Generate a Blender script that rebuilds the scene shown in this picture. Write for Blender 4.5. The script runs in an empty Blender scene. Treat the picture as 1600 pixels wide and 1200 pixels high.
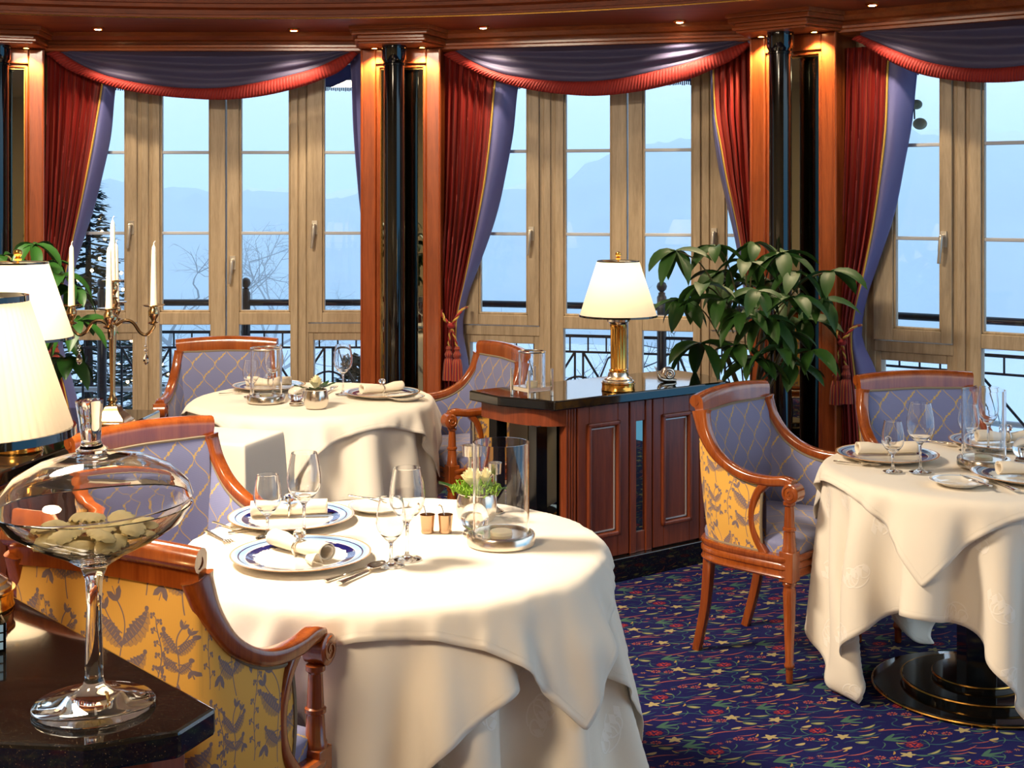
import bpy, bmesh, math, random
import numpy as np
from mathutils import Vector, Matrix, Euler
random.seed(7); RNG = np.random.RandomState(11)
PI = math.pi
SC = bpy.context.scene
COL = SC.collection

# ------------------------------------------------------------------ camera
F, HZ, CZ = 2067.0, 312.0, 1.62            # focal length in pixels of a 1600 wide frame, horizon row, eye height
cd = bpy.data.cameras.new('camera'); cam = bpy.data.objects.new('camera', cd); COL.objects.link(cam)
cam.location = (0, 0, CZ); cam.rotation_euler = (PI/2, 0, 0)
cd.sensor_width = 36; cd.lens = F/1600*36; cd.shift_y = -(600-HZ)/1600; cd.clip_end = 600; cd.clip_start = 0.05
SC.camera = cam
SC.view_settings.view_transform = 'Standard'; SC.view_settings.look = 'None'
SC.view_settings.exposure = 0.0; SC.view_settings.gamma = 1.0; SC.view_settings.use_curve_mapping = False
cy = SC.cycles
cy.max_bounces = 14; cy.diffuse_bounces = 4; cy.glossy_bounces = 8; cy.transmission_bounces = 14; cy.transparent_max_bounces = 16
cy.sample_clamp_indirect = 4.0; cy.blur_glossy = 0.6; cy.volume_bounces = 3
cy.use_denoising = True

def at(px, py, d): return Vector(((px-800)/F*d, d, CZ-(py-HZ)/F*d))
def onz(px, py, z):
    return at(px, py, F*(CZ-z)/(py-HZ))

# ------------------------------------------------------------------ scene helpers
def setp(o, label=None, cat=None, group=None, kind=None):
    if label: o['label'] = label
    if cat: o['category'] = cat
    if group: o['group'] = group
    if kind: o['kind'] = kind
    return o
def thing(name, loc=(0, 0, 0), rz=0, label=None, cat=None, group=None, kind=None, scale=1):
    o = bpy.data.objects.new(name, None); COL.objects.link(o)
    o.empty_display_size = 0.05
    o.location = loc; o.rotation_euler = (0, 0, rz); o.scale = (scale,)*3
    return setp(o, label, cat, group, kind)
KIDS = {}
def adopt(o, parent):
    if parent is not None:
        o.parent = parent; KIDS.setdefault(parent.name, []).append(o)
def copy_tree(o, parent=None):
    c = o.copy(); COL.objects.link(c)
    if parent is not None: adopt(c, parent)
    for k in KIDS.get(o.name, []): copy_tree(k, c)
    return c

class MB:
    """collects shapes, then links them as ONE mesh object"""
    def __init__(s): s.v = []; s.f = []; s.uv = []; s.M = None
    def _add(s, vs, fs, uvs=None):
        b = len(s.v)
        for p in vs:
            p = Vector(p)
            s.v.append(s.M @ p if s.M is not None else p)
        for i, f in enumerate(fs):
            s.f.append(tuple(b+k for k in f))
            s.uv.append(uvs[i] if uvs else [(0, 0)]*len(f))
    def box(s, x0, x1, y0, y1, z0, z1):
        vs = [(x, y, z) for x in (x0, x1) for y in (y0, y1) for z in (z0, z1)]
        s._add(vs, [(0,1,3,2),(4,6,7,5),(0,4,5,1),(2,3,7,6),(0,2,6,4),(1,5,7,3)]); return s
    def prism(s, poly, z0, z1):
        n = len(poly)
        a = sum(poly[i][0]*poly[(i+1)%n][1]-poly[(i+1)%n][0]*poly[i][1] for i in range(n))
        if a < 0: poly = poly[::-1]
        vs = [(p[0], p[1], z0) for p in poly]+[(p[0], p[1], z1) for p in poly]
        fs = [tuple(range(n-1, -1, -1)), tuple(range(n, 2*n))]+[(i, (i+1)%n, n+(i+1)%n, n+i) for i in range(n)]
        s._add(vs, fs); return s
    def grid(s, P, uv=None, closed_u=False, closed_v=False, flip=False):
        n = len(P); m = len(P[0])
        vs = [p for row in P for p in row]; fs = []; uvs = []
        for i in range(n if closed_u else n-1):
            for j in range(m if closed_v else m-1):
                i2, j2 = (i+1) % n, (j+1) % m
                q = [(i, j), (i2, j), (i2, j2), (i, j2)]
                if flip: q = q[::-1]
                fs.append(tuple(a*m+b for a, b in q))
                if uv: uvs.append([uv[a][b] for a, b in q])
        s._add(vs, fs, uvs if uv else None); return s
    def lathe(s, prof, seg=32, c=(0, 0, 0), closed=False):
        P = [[(c[0]+r*math.cos(2*PI*i/seg), c[1]+r*math.sin(2*PI*i/seg), c[2]+z) for (r, z) in prof] for i in range(seg)]
        s.grid(P, closed_u=True, closed_v=closed)
        if not closed:
            for k, e in ((0, True), (-1, False)):
                if prof[k][0] > 1e-5:
                    ring = [P[i][k] for i in range(seg)]
                    s._add(ring, [tuple(range(seg))[::-1] if e else tuple(range(seg))])
        return s
    def sweep(s, pts, prof, up=(0, 0, 1), scales=None, cap=True, closed=False, fixed=None):
        pts = [Vector(p) for p in pts]; n = len(pts); P = []; up0 = Vector(up)
        for i in range(n):
            a = pts[(i-1) % n] if (closed or i) else pts[i]; b = pts[(i+1) % n] if (closed or i < n-1) else pts[i]
            t = (b-a).normalized(); side = t.cross(up0)
            if side.length < 1e-4: side = t.cross(Vector((1, 0.01, 0)))
            side.normalize(); u2 = side.cross(t)
            if fixed is not None: u2 = Vector(fixed).cross(t).normalized(); side = t.cross(u2).normalized()
            k = scales[i] if scales else 1
            if isinstance(k, (int, float)): k = (k, k)
            P.append([pts[i]+side*(q[0]*k[0])+u2*(q[1]*k[1]) for q in prof])
        s.grid(P, closed_u=closed, closed_v=True, flip=True)
        if cap and not closed:
            m = len(prof)
            s._add(P[0], [tuple(range(m))]); s._add(P[-1], [tuple(range(m))[::-1]])
        return s
    def tube(s, pts, r, seg=8, cap=True, closed=False):
        rs = None
        if not isinstance(r, (int, float)): rs = list(r); r = 1
        prof = [(r*math.cos(2*PI*i/seg), r*math.sin(2*PI*i/seg)) for i in range(seg)]
        pts = [Vector(p) for p in pts]; n = len(pts)
        # parallel transport
        P = []; nrm = None
        for i in range(n):
            a = pts[(i-1) % n] if (closed or i) else pts[i]; b = pts[(i+1) % n] if (closed or i < n-1) else pts[i]
            t = (b-a)
            t = t.normalized() if t.length > 1e-9 else Vector((0, 0, 1))
            if nrm is None:
                nrm = t.cross(Vector((0, 0, 1)))
                if nrm.length < 1e-3: nrm = t.cross(Vector((1, 0, 0)))
                nrm.normalize()
            else:
                nrm = nrm-t*nrm.dot(t)
                nrm = nrm.normalized() if nrm.length > 1e-6 else t.orthogonal().normalized()
            bi = t.cross(nrm); k = rs[i] if rs else 1
            P.append([pts[i]+nrm*(q[0]*k)+bi*(q[1]*k) for q in prof])
        s.grid(P, closed_u=closed, closed_v=True)
        if cap and not closed:
            s._add(P[0], [tuple(range(seg))]); s._add(P[-1], [tuple(range(seg))[::-1]])
        return s
    def sphere(s, c, r, seg=16, rings=10):
        rx, ry, rz = r if isinstance(r, tuple) else (r, r, r)
        P = [[(c[0]+rx*math.sin(PI*j/rings)*math.cos(2*PI*i/seg), c[1]+ry*math.sin(PI*j/rings)*math.sin(2*PI*i/seg), c[2]-rz*math.cos(PI*j/rings)) for j in range(rings+1)] for i in range(seg)]
        s.grid(P, closed_u=True); return s
    def build(s, name, mat, parent=None, smooth=True, angle=38, bevel=0, bseg=2, solid=0, sub=0, loc=None, merge=True):
        me = bpy.data.meshes.new(name)
        me.from_pydata([tuple(p) for p in s.v], [], s.f)
        if any(any(c != (0, 0) for c in u) for u in s.uv):
            l = me.uv_layers.new(name='UVMap'); flat = [c for u in s.uv for q in u for c in q]
            l.data.foreach_set('uv', flat)
        if merge:
            bm = bmesh.new(); bm.from_mesh(me)
            if smooth: bmesh.ops.remove_doubles(bm, verts=bm.verts, dist=1e-6)
            bmesh.ops.recalc_face_normals(bm, faces=bm.faces)
            bm.to_mesh(me); bm.free()
        if smooth:
            me.polygons.foreach_set('use_smooth', [True]*len(me.polygons)); me.set_sharp_from_angle(angle=math.radians(angle))
        me.update()
        o = bpy.data.objects.new(name, me); COL.objects.link(o)
        if mat is not None: me.materials.append(mat)
        adopt(o, parent)
        if loc: o.location = loc
        if solid:
            m = o.modifiers.new('solidify', 'SOLIDIFY'); m.thickness = solid; m.offset = 0
        if bevel:
            m = o.modifiers.new('bevel', 'BEVEL'); m.width = bevel; m.segments = bseg; m.limit_method = 'ANGLE'; m.angle_limit = math.radians(40)
        if sub:
            m = o.modifiers.new('subsurf', 'SUBSURF'); m.levels = sub; m.render_levels = sub
        return o

def catmull(pts, n=8):
    pts = [Vector(p) for p in pts]; out = []
    for i in range(len(pts)-1):
        p0 = pts[max(i-1, 0)]; p1 = pts[i]; p2 = pts[i+1]; p3 = pts[min(i+2, len(pts)-1)]
        for k in range(n):
            t = k/n
            out.append(0.5*((2*p1)+(p2-p0)*t+(2*p0-5*p1+4*p2-p3)*t*t+(3*p1-p0-3*p2+p3)*t**3))
    out.append(pts[-1].copy()); return out
def interp(x, xs, ys):
    """smooth monotone interpolation of measured points"""
    xs = np.asarray(xs, float); ys = np.asarray(ys, float); o = np.argsort(xs); xs = xs[o]; ys = ys[o]
    d = np.gradient(ys, xs); x = np.clip(np.asarray(x, float), xs[0], xs[-1])
    i = np.clip(np.searchsorted(xs, x)-1, 0, len(xs)-2); h = xs[i+1]-xs[i]; t = (x-xs[i])/h
    return (2*t**3-3*t**2+1)*ys[i]+(t**3-2*t**2+t)*h*d[i]+(-2*t**3+3*t**2)*ys[i+1]+(t**3-t**2)*h*d[i+1]
def roundrect(w, h, r, n=4):
    out = []
    for cx, cyy, a0 in ((w/2-r, h/2-r, 0), (-w/2+r, h/2-r, PI/2), (-w/2+r, -h/2+r, PI), (w/2-r, -h/2+r, 1.5*PI)):
        for k in range(n+1): out.append((cx+r*math.cos(a0+PI/2*k/n), cyy+r*math.sin(a0+PI/2*k/n)))
    return out

# ------------------------------------------------------------------ materials
def lin(c):
    return tuple((x/255/12.92 if x/255 <= .04045 else ((x/255+.055)/1.055)**2.4) for x in c[:3])+(1,)
def newmat(name):
    m = bpy.data.materials.new(name); m.use_nodes = True; nt = m.node_tree
    b = nt.nodes['Principled BSDF']; return m, nt, b
def N(nt, t, **kw):
    n = nt.nodes.new(t)
    for k, v in kw.items():
        if k in n.inputs: n.inputs[k].default_value = v
        else: setattr(n, k, v)
    return n
def pm(name, col, rough=.5, metal=0, coat=0, trans=0, ior=1.45, sheen=0, emis=None, es=0, spec=None, var=0, vscale=20, bump=0, bscale=200):
    m, nt, b = newmat(name)
    b.inputs['Base Color'].default_value = lin(col); b.inputs['Roughness'].default_value = rough; b.inputs['Metallic'].default_value = metal
    b.inputs['Coat Weight'].default_value = coat; b.inputs['Coat Roughness'].default_value = .08
    b.inputs['Transmission Weight'].default_value = trans; b.inputs['IOR'].default_value = ior
    b.inputs['Sheen Weight'].default_value = sheen
    if spec is not None: b.inputs['Specular IOR Level'].default_value = spec
    if emis: b.inputs['Emission Color'].default_value = lin(emis); b.inputs['Emission Strength'].default_value = es
    if var or bump:
        tc = N(nt, 'ShaderNodeTexCoord')
    if var:
        ns = N(nt, 'ShaderNodeTexNoise', Scale=vscale, Detail=4.0); nt.links.new(tc.outputs['Object'], ns.inputs['Vector'])
        mx = N(nt, 'ShaderNodeMix', data_type='RGBA')
        mx.inputs[6].default_value = tuple(x*(1-var) for x in lin(col)[:3])+(1,); mx.inputs[7].default_value = tuple(min(1, x*(1+var)) for x in lin(col)[:3])+(1,)
        nt.links.new(ns.outputs['Fac'], mx.inputs[0]); nt.links.new(mx.outputs[2], b.inputs['Base Color'])
    if bump:
        n2 = N(nt, 'ShaderNodeTexNoise', Scale=bscale, Detail=3.0); nt.links.new(tc.outputs['Object'], n2.inputs['Vector'])
        bp = N(nt, 'ShaderNodeBump', Strength=bump, Distance=.002); nt.links.new(n2.outputs['Fac'], bp.inputs['Height']); nt.links.new(bp.outputs['Normal'], b.inputs['Normal'])
    return m
def wood(name, dark, light, axis=2, rough=.3, coat=.4, scale=9):
    m, nt, b = newmat(name)
    tc = N(nt, 'ShaderNodeTexCoord'); mp = N(nt, 'ShaderNodeMapping')
    sc = [scale, scale, scale]; sc[axis] = scale*.07; mp.inputs['Scale'].default_value = sc
    nt.links.new(tc.outputs['Object'], mp.inputs['Vector'])
    n1 = N(nt, 'ShaderNodeTexNoise', Scale=3.0, Detail=6.0, Roughness=.62, Distortion=.6); nt.links.new(mp.outputs[0], n1.inputs['Vector'])
    n2 = N(nt, 'ShaderNodeTexNoise', Scale=26.0, Detail=2.0); nt.links.new(mp.outputs[0], n2.inputs['Vector'])
    ad = N(nt, 'ShaderNodeMath', operation='MULTIPLY_ADD'); nt.links.new(n2.outputs['Fac'], ad.inputs[0]); ad.inputs[1].default_value = .35; nt.links.new(n1.outputs['Fac'], ad.inputs[2])
    cr = N(nt, 'ShaderNodeValToRGB'); e = cr.color_ramp.elements
    e[0].position = .42; e[0].color = lin(dark); e[1].position = .86; e[1].color = lin(light)
    nt.links.new(ad.outputs[0], cr.inputs[0]); nt.links.new(cr.outputs[0], b.inputs['Base Color'])
    b.inputs['Roughness'].default_value = rough; b.inputs['Coat Weight'].default_value = coat; b.inputs['Coat Roughness'].default_value = .12
    return m

# -------- small raster kit: woven patterns are drawn here as periodic tiles
class Tile:
    def __init__(s, w, h, bg):
        s.w, s.h = w, h; s.a = np.zeros((h, w, 3), np.float32); s.a[:] = np.array(bg)/255.
        s.hm = np.zeros((h, w), np.float32)
    def _blend(s, x0, y0, mask, col, height):
        hh, ww = mask.shape
        ys = (np.arange(y0, y0+hh) % s.h)[:, None]; xs = (np.arange(x0, x0+ww) % s.w)[None, :]
        m = mask[..., None]; s.a[ys, xs] = s.a[ys, xs]*(1-m)+np.array(col)/255.*m
        s.hm[ys, xs] = np.maximum(s.hm[ys, xs], mask*height)
    def poly(s, pts, col, height=1.0):
        pts = np.asarray(pts, float); SS = 3
        x0, y0 = np.floor(pts.min(0)-1).astype(int); x1, y1 = np.ceil(pts.max(0)+1).astype(int)
        w, h = x1-x0, y1-y0
        gx = x0+(np.arange(w*SS)+.5)/SS; gy = y0+(np.arange(h*SS)+.5)/SS
        X, Y = np.meshgrid(gx, gy); ins = np.zeros(X.shape, bool); n = len(pts)
        for i in range(n):
            ax, ay = pts[i]; bx, by = pts[(i+1) % n]
            if ay == by: continue
            c = ((ay > Y) != (by > Y)) & (X < (bx-ax)*(Y-ay)/(by-ay)+ax); ins ^= c
        s._blend(x0, y0, ins.reshape(h, SS, w, SS).mean((1, 3)).astype(np.float32), col, height)
    def line(s, pts, width, col, height=1.0):
        pts = np.asarray(pts, float); r = width/2 if np.isscalar(width) else max(width)/2
        x0, y0 = np.floor(pts.min(0)-r-2).astype(int); x1, y1 = np.ceil(pts.max(0)+r+2).astype(int)
        X, Y = np.meshgrid(np.arange(x0, x1)+.5, np.arange(y0, y1)+.5); best = np.full(X.shape, 1e9)
        for i in range(len(pts)-1):
            a = pts[i]; d = pts[i+1]-a; L = (d*d).sum()+1e-9
            t = np.clip(((X-a[0])*d[0]+(Y-a[1])*d[1])/L, 0, 1)
            rr = r if np.isscalar(width) else (width[i]+(width[i+1]-width[i])*t)/2
            best = np.minimum(best, np.hypot(X-a[0]-t*d[0], Y-a[1]-t*d[1])-rr)
        s._blend(x0, y0, np.clip(.5-best, 0, 1).astype(np.float32), col, height)
    def dot(s, x, y, r, col): s.poly([(x+r*math.cos(k*PI/6), y+r*math.sin(k*PI/6)) for k in range(12)], col)
    def image(s, name):
        im = bpy.data.images.new(name, s.w, s.h, alpha=False)
        px = np.ones((s.h, s.w, 4), np.float32); px[..., :3] = np.clip(s.a[::-1], 0, 1)
        im.pixels.foreach_set(px.ravel()); im.update(); im.pack(); return im
def tile_mat(name, im, tw, th, rough=.75, sheen=.2, weave=0, rot=0, coords='UV'):
    m, nt, b = newmat(name)
    tc = N(nt, 'ShaderNodeTexCoord'); mp = N(nt, 'ShaderNodeMapping'); mp.inputs['Scale'].default_value = (1/tw, 1/th, 1); mp.inputs['Rotation'].default_value = (0, 0, rot)
    if rot: mp.vector_type = 'TEXTURE'; mp.inputs['Scale'].default_value = (tw, th, 1)
    nt.links.new(tc.outputs[coords], mp.inputs[0])
    t = N(nt, 'ShaderNodeTexImage'); t.image = im; t.interpolation = 'Linear'; nt.links.new(mp.outputs[0], t.inputs[0])
    nt.links.new(t.outputs[0], b.inputs['Base Color'])
    b.inputs['Roughness'].default_value = rough; b.inputs['Sheen Weight'].default_value = sheen; b.inputs['Specular IOR Level'].default_value = .25
    if weave:
        w = N(nt, 'ShaderNodeTexNoise', Scale=weave, Detail=2.0); nt.links.new(tc.outputs[coords], w.inputs['Vector'])
        bp = N(nt, 'ShaderNodeBump', Strength=.35, Distance=.0015); nt.links.new(w.outputs['Fac'], bp.inputs['Height']); nt.links.new(bp.outputs[0], b.inputs['Normal'])
    return m
def qbez(p0, p1, p2, n=14):
    return [((1-t)**2*p0[0]+2*t*(1-t)*p1[0]+t*t*p2[0], (1-t)**2*p0[1]+2*t*(1-t)*p1[1]+t*t*p2[1]) for t in [k/n for k in range(n+1)]]
# ------------------------------------------------------------------ woven patterns
def leaf_pts(base, ang, L, W, bend, teeth, side, n=40):
    """one half (side +1/-1) of a curling serrated leaf"""
    sp = []; x, y = base; a = ang; st = L/n
    for k in range(n+1):
        sp.append((x, y, a)); t = k/n
        a += bend/n*(0.3+2.2*t*t); x += math.cos(a)*st; y += math.sin(a)*st
    edge = []
    for k, (x, y, a) in enumerate(sp):
        t = k/n; w = W*math.sin(PI*min(1, t*0.97+.03))**.75*(1-.25*t)
        w *= 1-.30*((t*teeth) % 1.0)
        edge.append((x-math.sin(a)*w*side, y+math.cos(a)*w*side))
    return [(x, y) for x, y, a in sp]+edge[::-1], [(x, y) for x, y, a in sp]
def floral_tile():
    W, H = 520, 640; BG = (228, 172, 78); DK = (124, 106, 110); LT = (180, 138, 88)
    T = Tile(W, H, BG)
    for y in range(0, H, 4): T.a[y] *= .955
    for x in range(0, W, 4): T.a[:, x] *= .965
    def motif(ox, oy, fl, k_=1.0):
        m = lambda p: (ox+fl*k_*p[0], oy+k_*p[1])
        mm = lambda ps: [m(p) for p in ps]
        def big(base, ang, L, Wd, bend, up):
            for sd in (-up, up):
                pl, spn = leaf_pts(base, ang, L, Wd*(1.0 if sd == up else .8), bend, 8, sd)
                T.poly(mm(pl), DK if sd == up else LT)
                ne = len(pl)-1
                for k in range(5, 38, 4):
                    e_ = pl[ne-k]; T.line(mm([spn[k], ((spn[k][0]*.35+e_[0]*.65), (spn[k][1]*.35+e_[1]*.65))]), 2.6, LT if sd == up else DK)
            T.line(mm(spn), 4, DK)
            tip = spn[-1]; T.dot(*m(tip), 9, DK)
        stem = qbez((4, 210), (30, 110), (0, 0), 20)+qbez((0, 0), (-22, -70), (30, -130), 14)
        T.line(mm(stem), 5, DK)
        big((-2, 20), -2.55, 178, 52, 1.1, 1); big((4, 30), -.62, 160, 48, -.5, -1)
        big((10, 130), -2.75, 150, 46, 1.0, 1); big((14, 140), -.5, 120, 40, -.9, -1)
        def tulip(c, a, s):
            for q in (-.62, .62, 0):
                pts = [(c[0]+s*(r*math.cos(a+q*b)), c[1]+s*(r*math.sin(a+q*b))) for r, b in ((0, 1), (18, 1.8), (38, 1.35), (52, .95), (38, .5), (18, .2))]
                T.poly(mm(pts), DK if q else LT); T.line(mm(pts+[pts[0]]), 3, DK)
        tulip((30, -130), -1.1, 1.05)
        T.line(mm(qbez((6, -20), (50, -40), (84, -96))), 4.5, DK); tulip((84, -96), -1.2, .85)
        T.line(mm(qbez((0, 80), (-60, 70), (-100, 112))), 4.5, DK); tulip((-100, 112), 2.2, .9)
        T.line(mm(qbez((8, 90), (60, 80), (96, 118))), 4.5, DK); tulip((96, 118), 1.3, 1.0)
    def spray(ox, oy, a, L, wave):
        x, y = ox, oy; pts = [(x, y)]; sd = 1; n = 30
        for k in range(n):
            a += wave*math.cos(k/n*2*PI)/n*3; x += math.cos(a)*L/n; y += math.sin(a)*L/n; pts.append((x, y))
            if k % 3 == 2:
                sd = -sd; ln = 30-12*k/n; bx, by = x+math.cos(a+sd*.85)*ln, y+math.sin(a+sd*.85)*ln
                T.line(qbez((x, y), (x+math.cos(a+sd*.3)*ln*.6, y+math.sin(a+sd*.3)*ln*.6), (bx, by), 6), 3.2, DK)
                for q in (-1.0, 0, 1.0): T.dot(bx+8*math.cos(a+sd*.85+q*1.5), by+8*math.sin(a+sd*.85+q*1.5), 5.6, DK)
        T.line(pts, 4.5, DK)
    motif(135, 180, 1); motif(395, 500, 1); motif(425, 185, -1, .58); motif(165, 515, -1, .58)
    spray(300, 335, -1.75, 330, .5); spray(40, 655, -1.75, 330, .5); spray(505, 340, -1.5, 250, -.6); spray(245, 660, -1.5, 250, -.6)
    return T.image('yellow_floral_weave')
def trellis_tile():
    W, H = 240, 300; BG = (122, 126, 164); GD = (192, 158, 92); T = Tile(W, H, BG)
    for y in range(0, H, 6): T.a[y:y+2] *= .93
    for k in range(2):
        for sgn in (1, -1):
            pts = []
            for i in range(61):
                y = H*i/60; x = (W/4 if sgn > 0 else W*.75)+sgn*W/4*math.cos(2*PI*y/H)*.93
                if k: x += W/2; y += H/2
                pts.append((x, y))
            if k == 0: T.line(pts, 5.5, GD)
    # leafy scroll on every second rib
    rs = np.random.RandomState(3)
    for sgn in (1, -1):
        for i in range(0, 60):
            y = H*i/60; ph = (i/60) % 1
            if sgn > 0 and .1 < ph < .5 or sgn < 0 and .6 < ph < 1.0:
                x = (W/4 if sgn > 0 else W*.75)+sgn*W/4*math.cos(2*PI*y/H)*.93
                T.dot(x+rs.uniform(-11, 11), y+rs.uniform(-4, 4), rs.uniform(3.5, 7.5), GD)
    return T.image('blue_trellis_weave')
def carpet_tile():
    W, H = 1000, 520; T = Tile(W, H, (13, 14, 76)); rs = np.random.RandomState(5)
    GR = (64, 98, 84); DG = (34, 62, 84); BE = (166, 150, 104); RD = (128, 30, 40); OR = (172, 92, 76); PK = (150, 74, 70); YL = (164, 132, 70); OL = (104, 116, 80); TE = (44, 84, 92)
    n = rs.normal(0, .015, (H, W, 1)).astype(np.float32); T.a += n
    def vine(pts, w=5, c=GR):
        T.line(pts, [1+w*math.sin(PI*(k+.6)/(len(pts)+.2)) for k in range(len(pts))], c)
    def flower(x, y, r, c, c2, k=9):
        for q in range(k):
            a = 2*PI*q/k+.2; T.poly([(x+r*math.cos(a+b)*m, y+r*.7*math.sin(a+b)*m) for b, m in ((0, .25), (.24, .8), (0, 1.0), (-.24, .8))], c)
        for q in range(5): T.dot(x+r*.4*math.cos(q*1.26), y+r*.28*math.sin(q*1.26), r*.14, c2)
    def maple(x, y, r, c, a0=0):
        T.poly([(x+r*m*math.cos(a), y+r*.72*m*math.sin(a)) for q, (a, m) in enumerate([(a0+2*PI*q/20, (1.0, .66, .45, .72)[q % 4]) for q in range(20)])], c)
    def fish(x, y, L, w, a, c, c2=None):
        sp = [(x+L*(t-.5)*math.cos(a)-.10*L*math.sin(PI*t)*math.sin(a), y+L*(t-.5)*math.sin(a)+.10*L*math.sin(PI*t)*math.cos(a)) for t in [k/12 for k in range(13)]]
        T.line(sp, [1+w*math.sin(PI*min(1, k/12*.95+.05))**.8 for k in range(13)], c)
        if c2: T.line(sp[2:11], [2+w*.3*math.sin(PI*k/8) for k in range(9)], c2)
    cells = [(x+(50 if r % 2 else 0), y) for r, y in enumerate(range(32, H, 65)) for x in range(50, W, 100)]
    kinds = ['vine', 'dais', 'fish', 'pink', 'leaf', 'red', 'mapl', 'curl', 'pink', 'bud', 'vine', 'fish', 'olive']
    for i, (x, y) in enumerate(cells):
        k = kinds[(i*5+(i//10)*3) % 13]; x += rs.uniform(-14, 14); y += rs.uniform(-8, 8); a = rs.uniform(-.5, .5)
        if k == 'vine': vine(qbez((x-55, y-8), (x, y+rs.choice((-46, 46))), (x+60, y+8)), 6, TE); vine(qbez((x-20, y), (x+20, y-30), (x+10, y-46)), 4, GR)
        elif k == 'dais': flower(x-18, y-8, 23, OR, RD); flower(x+30, y+10, 23, OR, RD); vine(qbez((x-18, y), (x, y+26), (x+30, y+20)), 4, GR)
        elif k == 'fish': fish(x, y, 74, 13, a, OL, BE); vine(qbez((x-40, y+16), (x, y+30), (x+52, y+4)), 4, TE)
        elif k == 'pink': vine(qbez((x-60, y+rs.uniform(-12, 12)), (x-10, y+rs.choice((-30, 30))), (x+62, y+rs.uniform(-12, 12))), 7, PK)
        elif k == 'leaf':
            for q in (-.7, -.1, .5): vine([(x-20, y+6), (x-20+40*math.cos(q), y+6+30*math.sin(q)), (x-20+78*math.cos(q*1.1), y+6+52*math.sin(q*1.1))], 15, GR)
        elif k == 'red':
            flower(x, y, 36, RD, (170, 60, 60), 11); vine(qbez((x-44, y+24), (x-70, y-10), (x-44, y-40)), 5, GR); vine(qbez((x+44, y+24), (x+70, y-10), (x+44, y-40)), 5, GR); vine(qbez((x-44, y+24), (x, y+44), (x+44, y+24)), 5, GR)
        elif k == 'mapl': maple(x, y, 36, BE, a); fish(x+48, y+16, 50, 12, .3, GR)
        elif k == 'curl': vine(qbez((x-10, y+40), (x-46, y+10), (x-8, y-10)), 5, TE); vine(qbez((x-8, y-10), (x+30, y-26), (x+2, y-44)), 5, TE); fish(x+26, y+20, 42, 16, -.2, BE)
        elif k == 'bud': flower(x, y, 17, RD, OR, 7); vine(qbez((x-40, y+10), (x-18, y-14), (x, y)), 4, GR); flower(x+40, y-6, 14, OR, YL, 6)
        elif k == 'olive': fish(x-10, y, 50, 24, a, OL, BE); vine(qbez((x-50, y-18), (x, y-30), (x+44, y-6)), 4, GR)
        if i % 2: vine(qbez((x+36, y-22), (x+58, y-36), (x+84, y-20)), 5, DG); fish(x-40, y-26, 30, 7, rs.uniform(-1, 1), YL)
        if i % 3 == 0: vine(qbez((x-70, y+30), (x-30, y+44), (x+6, y+28)), 5, PK)
    return T.image('navy_floral_carpet')
def damask_tile():
    T = Tile(320, 420, (0, 0, 0)); C = (255, 255, 255)
    for ox, oy, f in ((90, 100, 1), (250, 310, -1)):
        for k in range(3):
            pts = []
            for i in range(34):
                a = i/33*2.2*PI+k*2.1; r = 58-i*1.5; pts.append((ox+f*r*math.cos(a)*.8, oy+k*34-30+r*math.sin(a)))
            T.line(pts, 6, C)
        for k in range(5): T.poly([(ox+f*(q[0]), oy+q[1]+k*30-60) for q in ((-8, 0), (18, -18), (40, -6), (20, 12))], C)
    return T
IM_FLORAL = floral_tile(); IM_TRELLIS = trellis_tile(); IM_CARPET = carpet_tile()

M = {}
M['cherry'] = wood('cherry_wood_upright', (122, 52, 20), (172, 84, 38), 2, .28, .5)
M['cherry_x'] = wood('cherry_wood_lengthwise', (128, 54, 18), (178, 90, 38), 0, .36, .2)
M['chairwood'] = wood('polished_chair_wood', (116, 48, 14), (158, 80, 28), 2, .2, .7, 7)
M['cab'] = wood('cabinet_mahogany', (96, 40, 20), (142, 68, 36), 2, .36, .15, 8)
M['beam'] = wood('dark_cherry_beam', (106, 40, 10), (148, 66, 20), 0, .55, .0)
M['oak'] = wood('pale_oak_frame', (160, 138, 108), (198, 176, 144), 2, .45, .1, 12)
M['black'] = pm('black_polished_stone', (8, 8, 8), .07, coat=.6)
M['blackpaint'] = pm('black_iron', (14, 15, 22), .4)
M['mirror'] = pm('dark_mirror', (150, 152, 140), .02, 1.0)
M['brass'] = pm('polished_brass', (222, 164, 78), .16, 1.0)
M['goldbead'] = pm('gold_bead', (230, 180, 90), .22, 1.0)
M['silver'] = pm('polished_silver', (222, 214, 202), .2, 1.0)
M['bronze'] = pm('warm_silver_candelabra', (190, 160, 118), .16, 1.0)
M['chrome'] = pm('brushed_handle_metal', (206, 198, 184), .3, .6)
M['glass'] = pm('clear_glass', (255, 255, 255), 0.0, trans=1, ior=1.46)
M['crystal'] = pm('cut_crystal', (255, 255, 255), 0.0, trans=1, ior=1.55)
M['cloth'] = None
M['piping'] = pm('grey_gold_piping_cord', (132, 118, 96), .7)
M['gold_cord'] = pm('gold_braid', (196, 158, 72), .55)
M['napkin'] = pm('cream_napkin_linen', (236, 222, 200), .85, bump=.3, bscale=400)
M['wax'] = pm('ivory_candle_wax', (240, 226, 196), .45)
M['wax'].node_tree.nodes['Principled BSDF'].inputs['Subsurface Weight'].default_value = .2
M['wick'] = pm('wick', (225, 220, 210), .8)
M['leaf'] = pm('glossy_green_leaf', (44, 80, 28), .5, var=.35, vscale=6)
M['leaf2'] = pm('fresh_green_leaf', (30, 68, 18), .45, var=.3, vscale=8)
M['stem'] = pm('plant_stem', (92, 84, 52), .6)
M['pot'] = pm('dark_planter', (30, 28, 26), .3)
M['soil'] = pm('soil', (40, 28, 20), .9)
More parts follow.
